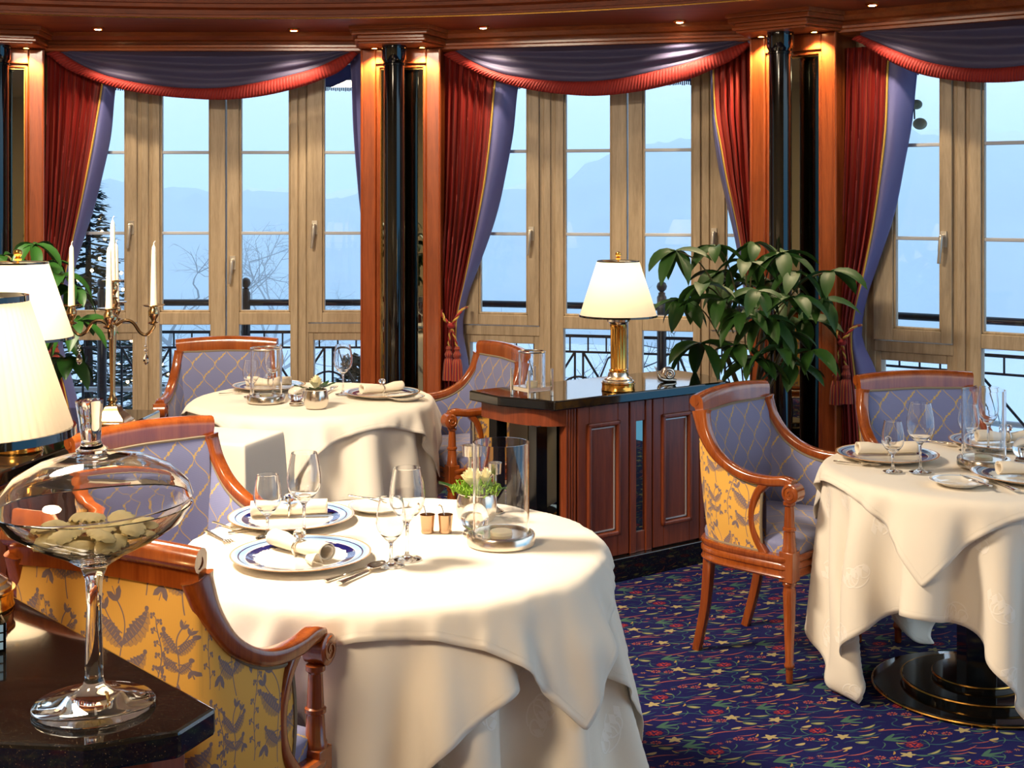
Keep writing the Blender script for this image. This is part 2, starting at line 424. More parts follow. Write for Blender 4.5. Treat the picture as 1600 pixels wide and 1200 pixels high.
M['rose'] = pm('cream_rose_petal', (244, 236, 196), .6)
M['moss'] = pm('bright_moss', (118, 156, 40), .8, var=.4, vscale=60)
M['floral'] = tile_mat('yellow_brocade', IM_FLORAL, .27, .33, .7, .15, 0)
M['trellis'] = tile_mat('blue_trellis_brocade', IM_TRELLIS, .105, .132, .6, .2, 0)
M['carpet'] = tile_mat('navy_floral_carpet', IM_CARPET, .84, .44, 1.0, .0, 900, rot=math.radians(15), coords='Object')
M['cream'] = pm('cream_wall', (214, 190, 150), .8)
M['ceil'] = pm('warm_white_ceiling', (232, 214, 186), .8)
M['pale'] = pm('pale_metal_rail', (196, 200, 206), .5)
M['snow'] = pm('snow', (214, 222, 232), .9, var=.08, vscale=.3)
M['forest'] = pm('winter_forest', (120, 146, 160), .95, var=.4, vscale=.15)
M['bark'] = pm('dark_bark', (50, 46, 44), .9)
M['fir'] = pm('fir_needles', (24, 50, 40), .8, var=.4, vscale=5)
M['fairy'] = pm('lit_fairy_bulb', (255, 240, 210), .5, emis=(255, 214, 150), es=14)
M['bulb'] = pm('lit_halogen', (255, 240, 210), .5, emis=(255, 218, 160), es=40)
M['lampbulb'] = pm('lit_lamp_bulb', (255, 240, 210), .5, emis=(255, 224, 176), es=12)
M['flame'] = pm('candle_flame', (255, 220, 150), .5, emis=(255, 170, 80), es=12)
M['navy'] = pm('navy_awning_canvas', (26, 30, 78), .8)
M['pasta'] = pm('dried_pasta', (252, 228, 164), .6, var=.1, vscale=30)
M['inlay'] = pm('brushed_metal_inlay', (206, 206, 208), .42, .5)
M['salt'] = pm('rose_gold_silver', (192, 160, 130), .26, 1.0)
M['pomp'] = pm('frosty_seed_head', (150, 152, 128), .9, bump=.9, bscale=90)

def stripes(name, c1, c2, freq, rough=.5, sheen=.3, c3=None):
    m, nt, b = newmat(name); tc = N(nt, 'ShaderNodeTexCoord'); sp = N(nt, 'ShaderNodeSeparateXYZ'); nt.links.new(tc.outputs['UV'], sp.inputs[0])
    mu = N(nt, 'ShaderNodeMath', operation='MULTIPLY'); nt.links.new(sp.outputs[0], mu.inputs[0]); mu.inputs[1].default_value = freq
    fr = N(nt, 'ShaderNodeMath', operation='FRACT'); nt.links.new(mu.outputs[0], fr.inputs[0])
    cr = N(nt, 'ShaderNodeValToRGB'); e = cr.color_ramp.elements; e[0].position = 0; e[0].color = lin(c1); e[1].position = 1; e[1].color = lin(c1)
    for p, c in ((.40, c1), (.46, c2), (.58, c2), (.64, c1), (.80, c1), (.84, c3 or c1), (.9, c3 or c1), (.94, c1)):
        k = e.new(p); k.color = lin(c)
    nt.links.new(fr.outputs[0], cr.inputs[0]); nt.links.new(cr.outputs[0], b.inputs['Base Color'])
    b.inputs['Roughness'].default_value = rough; b.inputs['Sheen Weight'].default_value = sheen
    return m
M['red'] = stripes('striped_red_curtain_silk', (138, 24, 16), (104, 16, 12), 38, .6, .03, (150, 60, 36))
M['redtrim'] = stripes('pleated_red_trim', (150, 32, 22), (124, 24, 18), 60, .7, .03)
M['lining'] = pm('violet_blue_lining', (100, 102, 158), .5, sheen=.05, bump=.25, bscale=30)
M['swag'] = pm('slate_violet_swag', (74, 70, 100), .58, sheen=.05, bump=.2, bscale=25)
M['tassel'] = stripes('striped_tassel_yarn', (150, 24, 24), (40, 36, 60), 30, .8, .2, (196, 150, 60))

# granite with flecks
m, nt, b = newmat('black_galaxy_granite'); tc = N(nt, 'ShaderNodeTexCoord')
vo = N(nt, 'ShaderNodeTexVoronoi', Scale=330.0); nt.links.new(tc.outputs['Object'], vo.inputs['Vector'])
ns = N(nt, 'ShaderNodeTexNoise', Scale=240.0, Detail=2.0); nt.links.new(tc.outputs['Object'], ns.inputs['Vector'])
c1 = N(nt, 'ShaderNodeValToRGB'); c1.color_ramp.elements[0].position = .10; c1.color_ramp.elements[0].color = (.35, .25, .13, 1); c1.color_ramp.elements[1].position = .17; c1.color_ramp.elements[1].color = (0, 0, 0, 1)
c2 = N(nt, 'ShaderNodeValToRGB'); c2.color_ramp.elements[0].position = .5; c2.color_ramp.elements[0].color = (.004, .004, .004, 1); c2.color_ramp.elements[1].position = .72; c2.color_ramp.elements[1].color = (.016, .012, .009, 1)
nt.links.new(vo.outputs['Distance'], c1.inputs[0]); nt.links.new(ns.outputs['Fac'], c2.inputs[0])
mu = N(nt, 'ShaderNodeMix', data_type='RGBA', blend_type='MULTIPLY'); mu.inputs[0].default_value = 1
ad = N(nt, 'ShaderNodeMix', data_type='RGBA', blend_type='ADD'); ad.inputs[0].default_value = 1
pw = N(nt, 'ShaderNodeValToRGB'); pw.color_ramp.elements[0].position = .5; pw.color_ramp.elements[1].position = .62; nt.links.new(ns.outputs['Fac'], pw.inputs[0])
nt.links.new(c1.outputs[0], mu.inputs[6]); nt.links.new(pw.outputs[0], mu.inputs[7])
nt.links.new(mu.outputs[2], ad.inputs[6]); nt.links.new(c2.outputs[0], ad.inputs[7]); nt.links.new(ad.outputs[2], b.inputs['Base Color'])
b.inputs['Roughness'].default_value = .07; b.inputs['Coat Weight'].default_value = .5
M['granite'] = m
# window pane: clear with a facing dependent reflection
m, nt, b = newmat('window_pane_glass'); nt.nodes.remove(b); out = nt.nodes['Material Output']
tr = N(nt, 'ShaderNodeBsdfTransparent', Color=(.96, .98, 1, 1)); gl = N(nt, 'ShaderNodeBsdfGlossy', Roughness=.0); fr = N(nt, 'ShaderNodeFresnel', IOR=1.45)
mx = N(nt, 'ShaderNodeMixShader'); nt.links.new(fr.outputs[0], mx.inputs[0]); nt.links.new(tr.outputs[0], mx.inputs[1]); nt.links.new(gl.outputs[0], mx.inputs[2]); nt.links.new(mx.outputs[0], out.inputs[0])
M['pane'] = m
# lamp shade: fabric that lets the bulb through
def shade_mat(name, es):
    m, nt, b = newmat(name); out = nt.nodes['Material Output']; nt.nodes.remove(b)
    d = N(nt, 'ShaderNodeBsdfDiffuse', Color=lin((244, 232, 208))); t = N(nt, 'ShaderNodeBsdfTranslucent', Color=lin((252, 238, 212)))
    mx = N(nt, 'ShaderNodeMixShader', Fac=.5); nt.links.new(d.outputs[0], mx.inputs[1]); nt.links.new(t.outputs[0], mx.inputs[2])
    e = N(nt, 'ShaderNodeEmission', Color=lin((255, 232, 196)), Strength=es); ad = N(nt, 'ShaderNodeAddShader')
    nt.links.new(mx.outputs[0], ad.inputs[0]); nt.links.new(e.outputs[0], ad.inputs[1]); nt.links.new(ad.outputs[0], out.inputs[0]); return m
M['shade'] = shade_mat('lit_lamp_shade', .08)
# table linen: hem stitch near the edge, faint damask
def cloth_mat(name, damask):
    m, nt, b = newmat(name); tc = N(nt, 'ShaderNodeTexCoord'); b.inputs['Roughness'].default_value = .8; b.inputs['Sheen Weight'].default_value = .15; b.inputs['Specular IOR Level'].default_value = .2
    base = lin((236, 226, 210)); at_ = N(nt, 'ShaderNodeAttribute'); at_.attribute_type = 'OBJECT'; at_.attribute_name = 'hem'
    sp = N(nt, 'ShaderNodeSeparateXYZ'); nt.links.new(tc.outputs['UV'], sp.inputs[0])
    def mth(op, a_, b_=None, c_=None):
        n_ = N(nt, 'ShaderNodeMath', operation=op)
        for i_, x_ in enumerate((a_, b_, c_)):
            if x_ is None: continue
            if isinstance(x_, (int, float)): n_.inputs[i_].default_value = x_
            else: nt.links.new(x_, n_.inputs[i_])
        return n_.outputs[0]
    dd = mth('SUBTRACT', at_.outputs['Fac'], mth('MAXIMUM', mth('ABSOLUTE', sp.outputs[0]), mth('ABSOLUTE', sp.outputs[1])))
    stitch = mth('COMPARE', dd, .019, .0016); hemh = mth('MULTIPLY_ADD', stitch, -1.5, mth('LESS_THAN', dd, .019))
    hb = N(nt, 'ShaderNodeBump', Strength=.8, Distance=.0012); nt.links.new(hemh, hb.inputs['Height'])
    ns = N(nt, 'ShaderNodeTexNoise', Scale=6.0, Detail=5.0); nt.links.new(tc.outputs['UV'], ns.inputs['Vector'])
    bp = N(nt, 'ShaderNodeBump', Strength=.25, Distance=.01); nt.links.new(ns.outputs['Fac'], bp.inputs['Height']); nt.links.new(hb.outputs[0], bp.inputs['Normal'])
    if damask:
        t = N(nt, 'ShaderNodeTexImage'); t.image = damask; mp = N(nt, 'ShaderNodeMapping'); mp.inputs['Scale'].default_value = (4.2, 3.2, 1); nt.links.new(tc.outputs['UV'], mp.inputs[0]); nt.links.new(mp.outputs[0], t.inputs[0])
        mr = N(nt, 'ShaderNodeMapRange'); mr.inputs[3].default_value = .85; mr.inputs[4].default_value = .5; nt.links.new(t.outputs[0], mr.inputs[0]); nt.links.new(mr.outputs[0], b.inputs['Roughness'])
        mc = N(nt, 'ShaderNodeMix', data_type='RGBA'); mc.inputs[6].default_value = base; mc.inputs[7].default_value = lin((244, 236, 224)); nt.links.new(t.outputs[0], mc.inputs[0]); nt.links.new(mc.outputs[2], b.inputs['Base Color'])
        b2 = N(nt, 'ShaderNodeBump', Strength=.3, Distance=.002); nt.links.new(t.outputs[0], b2.inputs['Height']); nt.links.new(bp.outputs[0], b2.inputs['Normal']); nt.links.new(b2.outputs[0], b.inputs['Normal'])
    else:
        b.inputs['Base Color'].default_value = base; nt.links.new(bp.outputs[0], b.inputs['Normal'])
    return m
DT = damask_tile(); IM_DAMASK = DT.image('damask_scrolls')
M['cloth'] = cloth_mat('white_table_linen', None); M['damask'] = cloth_mat('white_damask_linen', IM_DAMASK)
# charger plate: rings by radius
def plate_mat(name, rings, scallop=True):
    m, nt, b = newmat(name); tc = N(nt, 'ShaderNodeTexCoord'); sp = N(nt, 'ShaderNodeSeparateXYZ'); nt.links.new(tc.outputs['UV'], sp.inputs[0])
    src = sp.outputs[0]
    if scallop:
        ns = N(nt, 'ShaderNodeTexNoise', Scale=1.0, Detail=3.0); mp = N(nt, 'ShaderNodeMapping'); mp.inputs['Scale'].default_value = (12, 34, 1); nt.links.new(tc.outputs['UV'], mp.inputs[0]); nt.links.new(mp.outputs[0], ns.inputs['Vector'])
        lt = N(nt, 'ShaderNodeMath', operation='LESS_THAN'); lt.inputs[1].default_value = .765; nt.links.new(src, lt.inputs[0])
        ms = N(nt, 'ShaderNodeMath', operation='MULTIPLY_ADD'); ms.inputs[1].default_value = .16; ms.inputs[2].default_value = -.08; nt.links.new(ns.outputs['Fac'], ms.inputs[0])
        mm = N(nt, 'ShaderNodeMath', operation='MULTIPLY'); nt.links.new(ms.outputs[0], mm.inputs[0]); nt.links.new(lt.outputs[0], mm.inputs[1])
        ad = N(nt, 'ShaderNodeMath', operation='ADD'); nt.links.new(src, ad.inputs[0]); nt.links.new(mm.outputs[0], ad.inputs[1]); src = ad.outputs[0]
    cr = N(nt, 'ShaderNodeValToRGB'); cr.color_ramp.interpolation = 'CONSTANT'; e = cr.color_ramp.elements
    e[0].position = 0; e[0].color = lin(rings[0][1]); e[1].position = rings[1][0]; e[1].color = lin(rings[1][1])
    for p, c in rings[2:]: k = e.new(p); k.color = lin(c)
    nt.links.new(src, cr.inputs[0]); nt.links.new(cr.outputs[0], b.inputs['Base Color']); b.inputs['Roughness'].default_value = .08; b.inputs['Coat Weight'].default_value = .5
    return m
WH, NB, LB, GO = (240, 234, 222), (22, 26, 92), (150, 184, 222), (186, 132, 78)
M['charger'] = plate_mat('blue_rimmed_porcelain', [(0, WH), (.66, NB), (.775, WH), (.79, LB), (.865, NB), (.885, LB), (.94, WH), (.965, GO)])
M['sideplate'] = plate_mat('white_bread_plate_porcelain', [(0, WH), (.86, (170, 196, 226)), (.90, WH), (.965, (200, 190, 176))], False)
# ------------------------------------------------------------------ plan of the bay: three window walls and three piers
class Facet:
    def __init__(s, a, b):
        s.a = Vector((a[0], a[1])); d = Vector((b[0]-a[0], b[1]-a[1])); s.L = d.length; s.u = d/s.L; s.n = Vector((-s.u.y, s.u.x))
    def w(s, x, o, z):
        p = s.a+s.u*x+s.n*o; return Vector((p.x, p.y, z))
    def pix(s, px, py, o):
        k = (px-800)/F; d = (o+s.a.dot(s.n))/(k*s.n.x+s.n.y)
        p = Vector((k*d, d))-s.a; return p.dot(s.u), CZ-(py-HZ)/F*d
    def mat(s): return Matrix(((s.u.x, s.n.x, 0, s.a.x), (s.u.y, s.n.y, 0, s.a.y), (0, 0, 1, 0), (0, 0, 0, 1)))
    def rz(s): return math.atan2(s.u.y, s.u.x)
FL = Facet((-2.65, 7.5), (-.853, 7.5)); FC = Facet((-.395, 7.43), (1.27, 7.0)); FR = Facet((1.65, 6.69), (3.057, 5.649))
PL = Facet((-3.09, 7.36), (-2.65, 7.5)); PM = Facet((-.853, 7.5), (-.395, 7.43)); PR = Facet((1.27, 7.0), (1.65, 6.69))
CC = Vector((-1.28, 2.1)); RW = 5.45; ZT = 2.465       # centre of the round room, wall radius, underside of the cornice
def fthing(f, name, label, cat, kind=None, o=0): return thing(name, tuple(f.w(0, o, 0)), f.rz(), label, cat, None, kind)

# floor, ceiling and the far side of the round room behind the camera
fl = MB(); n = 72
fl.lathe([(0, -.04), (RW+.35, -.04), (RW+.35, 0), (0, 0)], n)
setp(fl.build('floor', M['carpet'], loc=(CC.x, CC.y, 0), angle=30), 'navy blue carpet woven with small red and beige flowers and green vines', 'carpet', kind='structure')
ce = MB().lathe([(0, 3.0), (RW+.5, 3.0), (RW+.5, 3.05), (0, 3.05)], n)
setp(ce.build('ceiling', M['ceil'], loc=(CC.x, CC.y, 0), angle=30), 'warm white ceiling above the curved wooden beam', 'ceiling', kind='structure')
wb = MB(); angs = [math.radians(a) for a in range(112, 325, 4)]     # measured clockwise from straight ahead
P = [[(CC.x+r*math.sin(a), CC.y+r*math.cos(a), z) for (r, z) in ((RW, 0), (RW, 3.0), (RW+.15, 3.0), (RW+.15, 0))] for a in angs]
wb.grid(P, closed_v=True); setp(wb.build('wall_rear', M['cream'], angle=30), 'cream plaster wall closing the round room behind the viewer', 'wall', kind='structure')

# curved beam with its gold line
pr = [(5.0, 3.0), (5.0, 2.565), (4.81, 2.565), (4.81, 2.582), (4.832, 2.588), (4.832, 2.612), (4.80, 2.622), (4.80, 2.640), (4.822, 2.648), (4.822, 2.68), (4.79, 2.70), (4.79, 3.0)]
aa = [math.radians(a) for a in range(-62, 66, 2)]
rb = MB(); rb.grid([[(CC.x+r*math.sin(a), CC.y+r*math.cos(a), z) for r, z in pr] for a in aa], closed_v=True)
ring = setp(rb.build('trim_1', M['beam'], angle=25), 'curved cherry wood ceiling beam with reeded mouldings', 'beam', kind='structure')
gb = MB().tube([(CC.x+4.806*math.sin(a), CC.y+4.806*math.cos(a), 2.566) for a in aa], .004, 6); gb.build('gold_bead', M['goldbead'], ring)['label'] = 'thin gold line along the beam'
sf = MB(); sf.grid([[(CC.x+r*math.sin(a), CC.y+r*math.cos(a), z) for r, z in ((4.95, 2.566), (5.95, 2.566), (5.95, 2.60), (4.95, 2.60))] for a in aa], closed_v=True)
setp(sf.build('trim_2', M['beam'], angle=25), 'narrow wooden soffit behind the curved beam with recessed spotlights', 'soffit', kind='structure')

CORN = [(.16, 2.60), (.16, 2.455), (.03, 2.455), (.0, 2.465), (.0, 2.478), (-.012, 2.484), (-.012, 2.496), (.008, 2.502), (.008, 2.516), (-.016, 2.524), (-.03, 2.545), (-.03, 2.566), (.0, 2.60)]
wheres = {'L': 'the left window', 'C': 'the middle window', 'R': 'the right window'}
tn = 3
for key, f, e0, e1 in (('L', FL, -.02, FL.L+.02), ('C', FC, -.02, FC.L+.02), ('R', FR, -.02, FR.L+.3)):
    m_ = MB(); m_.M = f.mat(); m_.grid([[(x, o, z) for o, z in CORN] for x in (e0, (e0+e1)/2, e1)], closed_v=True)
    setp(m_.build('trim_%d' % tn, M['cherry_x'], angle=25), 'wooden cornice moulding above '+wheres[key], 'cornice', kind='structure'); tn += 1
    h = MB(); h.M = f.mat(); h.box(e0-.2, e1+.2, .165, .30, 2.585, 3.0)
    setp(h.build('wall_%s' % {'L': 'left', 'C': 'front', 'R': 'right'}[key], M['cream'], smooth=False), 'wall head hidden above '+wheres[key], 'wall', kind='structure')

# ------------------------------------------------------------------ piers with mirrors and black columns
def pier(f, which, i):
    w = f.L; t = fthing(f, 'pilaster', 'cherry wood pilaster with tall mirror strips, '+which, 'pilaster', 'structure')
    m_ = MB(); m_.box(.0, w, .045, .34, 0, 2.5)
    m_.box(.0, .085, -.02, .06, 0, 2.47); m_.box(w-.085, w, -.02, .06, 0, 2.47); m_.box(.085, w-.085, -.02, .06, 2.385, 2.47); m_.box(.085, w-.085, -.02, .06, 0, .14)
    m_.box(.0, .012, -.03, .06, 0, 2.47); m_.box(w-.012, w, -.03, .06, 0, 2.47)
    m_.build('panel', M['cherry'], t, smooth=False, bevel=.006)
    k = MB(); q = .085
    for (x0, x1, z0, z1) in ((q, q+.022, .14, 2.385), (w-q-.022, w-q, .14, 2.385), (q, w-q, 2.363, 2.385), (q, w-q, .14, .162)): k.box(x0, x1, -.008, .05, z0, z1)
    k.build('moulding', M['cherry'], t, smooth=False, bevel=.008)
    g = MB(); q = .110
    for (x0, x1, z0, z1) in ((q-.004, q, .165, 2.360), (w-q, w-q+.004, .165, 2.360), (q, w-q, 2.356, 2.360)): g.box(x0, x1, .012, .046, z0, z1)
    g.build('gold_bead', M['goldbead'], t, smooth=False)
    mi = MB(); mi.box(q, w-q, .034, .046, .163, 2.358); mi.build('mirror', M['mirror'], t, smooth=False)['label'] = 'tall mirror strip'
    # capital block of the cornice
    b = MB()
    for (x0, o0, z0, z1) in ((.05, -.26, 2.472, 2.484), (.035, -.275, 2.484, 2.50), (.045, -.262, 2.50, 2.52), (.02, -.29, 2.52, 2.545), (.01, -.30, 2.545, 2.60)):
        b.prism([(x0-.07, .02), (x0, o0), (w-x0, o0), (w-x0+.07, .02)], z0, z1)
    b.build('capital_block', M['cherry_x'], t, smooth=False, bevel=.004)
    c = thing('column', tuple(f.w(w/2-.008, -.135, 0)), f.rz(), 'round glossy black stone column '+which, 'column', None, 'structure')
    MB().lathe([(.085, 0), (.085, .05), (.075, .06), (.075, .11), (.066, .13), (.0575, .16)], 28).build('base', M['black'], c)
    MB().lathe([(.0575, .16), (.0575, 2.36)], 40).build('shaft', M['black'], c)
    MB().lathe([(.0575, 2.36), (.064, 2.362), (.064, 2.372), (.0585, 2.376), (.062, 2.384), (.068, 2.395), (.068, 2.472)], 40).build('capital', M['black'], c)
    for s_ in (.095, w-.095):
        p = f.w(s_, -.075, 2.470); d = thing('spotlight', tuple(p), 0, 'tiny spotlight %s of the column %s' % ('left' if s_ < w/2 else 'right', which), 'spotlight', None)
        MB().lathe([(.016, -.004), (.022, -.004), (.022, .002), (.016, .002)], 16, closed=True).build('rim', M['brass'], d)
        MB().lathe([(0, -.002), (.015, -.002), (.015, .001), (0, .001)], 16).build('lens', M['bulb'], d)
        l = bpy.data.lights.new('pier_spot', 'SPOT'); l.energy = 40; l.color = (1, .76, .46); l.spot_size = 2.0; l.spot_blend = .6; l.shadow_soft_size = .015
        lo = bpy.data.objects.new('spot_lamp', l); COL.objects.link(lo); lo.parent = d; lo.location = (0, 0, -.012); lo.rotation_euler = (0.0, 0, 0)
pier(PL, 'at the left edge of the room', 0); pier(PM, 'between the left and middle windows', 1); pier(PR, 'between the middle and right windows', 2)
# wall stubs behind the outer piers, out of view
for nm, f, x0, x1 in (('wall_side_left', PL, -1.6, .0),):
    s_ = MB(); s_.M = f.mat(); s_.box(x0, x1, .05, .3, 0, 3.0); setp(s_.build(nm, M['cream'], smooth=False), 'cream wall beyond the leftmost pilaster', 'wall', kind='structure')

# downlights in the soffit
for px, py, lab in ((153, 43, 'above the left end of the left window'), (459, 45, 'above the right end of the left window'), (755, 41, 'above the left end of the middle window'), (1062, 32, 'above the right end of the middle window'), (1363, 5, 'above the right window')):
    d_ = F*(2.566-CZ)/(HZ-py); p = at(px, py, d_)
    d = thing('downlight', tuple(p), 0, 'small recessed ceiling spotlight '+lab, 'spotlight')
    MB().lathe([(.022, -.012), (.034, -.006), (.034, .002), (.022, .002)], 20, closed=True).build('rim', M['brass'], d)
    MB().lathe([(0, -.016), (.014, -.014), (.021, -.006), (.021, .001), (0, .001)], 16).build('lens', M['bulb'], d)
    l = bpy.data.lights.new('downlight_spot', 'SPOT'); l.energy = 26; l.color = (1, .80, .56); l.spot_size = 2.0; l.spot_blend = .7; l.shadow_soft_size = .02
    lo = bpy.data.objects.new('spot_lamp', l); COL.objects.link(lo); lo.parent = d; lo.location = (0, 0, -.03)

# ------------------------------------------------------------------ windows
ZM1, ZM2, ZB = 1.895, 1.425, .965
def window(f, idx, sashes, ends, label, handles):
    O = .20; S = lambda px, z=1.4: f.pix(px, HZ, O)[0]
    t = fthing(f, 'window_%d' % idx, label, 'window', 'structure')
    fr = MB(); xs = [S(e) for e in ends]; ow = [(S(a), S(d)) for a, b, c, d, full in sashes]
    posts = [(xs[0], ow[0][0])]+[(ow[i][1], ow[i+1][0]) for i in range(len(ow)-1)]+[(ow[-1][1], xs[1])]
    for a, b_ in posts:
        if b_-a > .012: fr.box(a-.006, b_+.006, O+.008, O+.10, 0, 2.56); fr.box((a+b_)/2-.02 if b_-a > .05 else a, (a+b_)/2+.02 if b_-a > .05 else b_, O-.006, O+.02, 0, 2.56)
    fr.box(xs[0], xs[1], O+.02, O+.10, 2.47, 2.58); fr.box(xs[0], xs[1], O+.0, O+.12, -.02, .06)
    for i, (a, b, c, d, full) in enumerate(sashes):
        if not full:
            x0, x1 = ow[i]; fr.box(x0, x1, O+.004, O+.10, .845, .900)
            for y0, y1, q in ((.06, .16, 0), (.80, .845, 0)): fr.box(x0+.035, x1-.035, O+.015, O+.084, y0, y1)
            w_ = .035; fr.box(x0, x0+w_, O+.014, O+.085, .06, .845); fr.box(x1-w_, x1, O+.014, O+.085, .06, .845)
            g = MB(); g.box(x0+w_-.004, x1-w_+.004, O+.045, O+.051, .155, .805); g.build('lower_pane', M['pane'], t, smooth=False)
    fr.build('frame', M['oak'], t, smooth=False, bevel=.004)
    for i, (a, b, c, d, full) in enumerate(sashes):
        x0, p0, p1, x1 = S(a), S(b), S(c), S(d); zb = .06 if full else .905; o = O-.012
        s_ = MB()
        s_.box(x0+.002, p0, o, o+.062, zb, 2.47); s_.box(p1, x1-.002, o, o+.062, zb, 2.47)
        s_.box(p0, p1, o, o+.062, 2.41, 2.47); s_.box(p0, p1, o, o+.062, (ZB-.072) if full else zb, ZB)
        if full: s_.box(p0, p1, o, o+.062, zb, .20)
        # glazing bead
        q = .012
        s_.box(p0, p0+q, o+.012, o+.05, ZB, 2.41); s_.box(p1-q, p1, o+.012, o+.05, ZB, 2.41); s_.box(p0, p1, o+.012, o+.05, ZB, ZB+q)
        so = s_.build('sash', M['oak'], t, smooth=False, bevel=.004)
        g = MB(); g.box(p0+.004, p1-.004, o+.026, o+.032, ZB+.004, 2.41); g.build('pane', M['pane'], so, smooth=False)
        if full: g = MB(); g.box(p0-.002, p1+.002, o+.026, o+.032, .196, ZB-.070); g.build('pane', M['pane'], so, smooth=False)
        mu_ = MB()
        for z in (ZM1, ZM2): mu_.box(p0, p1, o+.016, o+.042, z-.009, z+.009)
        mu_.build('glazing_bar', M['chrome'] if False else M['pale'], so, smooth=False, bevel=.003)
        if handles[i]:
            px, py = handles[i]; hx, hz = f.pix(px, py, o-.02)
            h = MB(); h.M = Matrix.Translation((hx, o, hz)); h.box(-.015, .015, -.010, 0, -.005, .075)
            h.tube([(0, -.008, .05), (0, -.040, .05)], .010, 10)
            h.tube(catmull([(0, -.040, .052), (-.001, -.046, .036), (-.006, -.047, -.03), (-.012, -.044, -.085)], 5), [.011]*10+[.009]*5+[.008], 10)
            h.build('handle', M['chrome'], so)['label'] = 'brushed metal lever handle'
    return t
window(FL, 1, [(72, 92, 197, 215, 0), (238, 250, 329, 353, 1), (354.5, 374, 454, 466, 1), (480, 504, 590, 612, 0)], (55, 640), 'left window, four beige wooden casements looking out on a misty hillside', [(204, 365), None, (363, 420), (491, 365)])
window(FC, 2, [(724, 748, 825, 843, 0), (867, 881, 956, 980, 1), (981.5, 1004, 1083, 1095, 1), (1110, 1133, 1205, 1225, 0)], (700, 1245), 'middle window, four beige wooden casements behind the gold lamp', [(829, 375), None, None, (1115, 378)])
window(FR, 3, [(1365, 1396, 1471, 1489, 0), (1515, 1534, 1617, 1645, 1), (1647, 1672, 1770, 1790, 1)], (1330, 1850), 'right window, beige wooden casements above the table at the right', [(1473, 385), None, None])

# navy fringed awnings just outside the panes
for f, lab, x0, x1 in ((FL, 'left', .0, 1.85), (FC, 'middle', .0, 1.75), (FR, 'right', .15, 1.9)):
    t = fthing(f, 'awning', 'navy canvas awning edge with fringe outside the top of the %s window' % lab, 'awning')
    a = MB(); nx = 120; rows = []
    for i in range(nx+1):
        x = x0+(x1-x0)*i/nx; rows.append([(x, .72-.36*(1-v)*1.0+.02*math.sin(i*.5)*v, 2.68-.36*v) for v in [j/6 for j in range(7)]])
    a.grid(rows); a.build('canvas', M['navy'], t, solid=.004)
    fg = MB()
    for i in range(160):
        x = x0+(x1-x0)*(i+.5)/160; o_ = .72+.02*math.sin(i*.375)
        fg.box(x-.0035, x+.0035, o_-.002, o_+.002, 2.322-.022-.006*RNG.rand(), 2.322)
    fg.build('fringe', M['navy'], t, smooth=False)

# ------------------------------------------------------------------ curtains
YS = np.array([78, 120, 160, 200, 240, 280, 320, 360, 400, 440, 480, 510, 540, 580, 640, 720, 800, 960])
def curtain(f, label, pier_e, gold, lin_e, O=.08, npl=9, flip=False):
    """pier_e, gold, lin_e: measured (y, x) outlines of the pier side, the gold edge and the lining edge"""
    t = fthing(f, 'curtain', label, 'curtain')
    ys = np.concatenate([np.linspace(76, 500, 40), np.linspace(505, 1000, 26)])
    E = [interp(ys, [p[0] for p in e], [p[1] for p in e]) for e in (pier_e, gold, lin_e)]
    nu = 90; W0 = abs(f.pix(E[1][2], HZ, O)[0]-f.pix(E[0][2], HZ, O)[0])
    P = []; UV = []
    for j, y in enumerate(ys):
        row = []; uvr = []
        s0, z = f.pix(E[0][j], y, O); s1, _ = f.pix(E[1][j], y, O); w = abs(s1-s0); amp = min(.045, .022*(W0/max(w, .05))**.9)
        amp *= min(1, .5+.5*(j/6))
        for i in range(nu+1):
            u = i/nu; ph = 2*PI*npl*(u+.03*math.sin(4*u+j*.05)); dz = 0
            o = O+amp*(math.cos(ph)+.25*math.cos(2.3*ph+1+z))*(1-.75*u**6)
            row.append((s0+(s1-s0)*u+.3*amp*math.sin(ph)*min(w, .2)/.2, o, max(.012, z))); uvr.append((u*W0*1.6, z))
        P.append(row); UV.append(uvr)
    m_ = MB(); m_.grid(P, UV); m_.build('front_panel', M['red'], t, solid=.003)['label'] = 'red striped front panel'
    P2 = []; UV2 = []
    for j, y in enumerate(ys):
        s1, z = f.pix(E[1][j], y, O); s2, _ = f.pix(E[2][j], y, O); row = []; uvr = []
        for i in range(21):
            u = i/20; o = O-.004-.018*math.sin(PI*u)+.07*u*u+.006*math.sin(z*14+u*5)*u
            row.append((s1+(s2-s1)*u, o, max(.012, z))); uvr.append((u, z))
        P2.append(row); UV2.append(uvr)
    m_ = MB(); m_.grid(P2, UV2); m_.build('lining', M['lining'], t, solid=.003)['label'] = 'violet blue lining turned outward'
    c = MB(); c.tube([Vector(P2[j][0])+Vector((0, -.008, 0)) for j in range(len(ys)) if P2[j][0][2] > .02], .0055, 6); c.build('gold_cord', M['gold_cord'], t)
    return t
curtain(FL, 'red striped curtain with blue lining left of the left window, behind the candelabra', [(76, 72), (300, 72), (500, 70), (1000, 60)], [(76, 168), (130, 161), (200, 150), (290, 133), (380, 113), (450, 98), (500, 88), (540, 84), (600, 100), (660, 112), (1000, 130)], [(76, 182), (150, 174), (220, 166), (290, 151), (360, 130), (410, 114), (450, 104), (500, 95), (540, 92), (600, 108), (660, 124), (1000, 150)], npl=8)
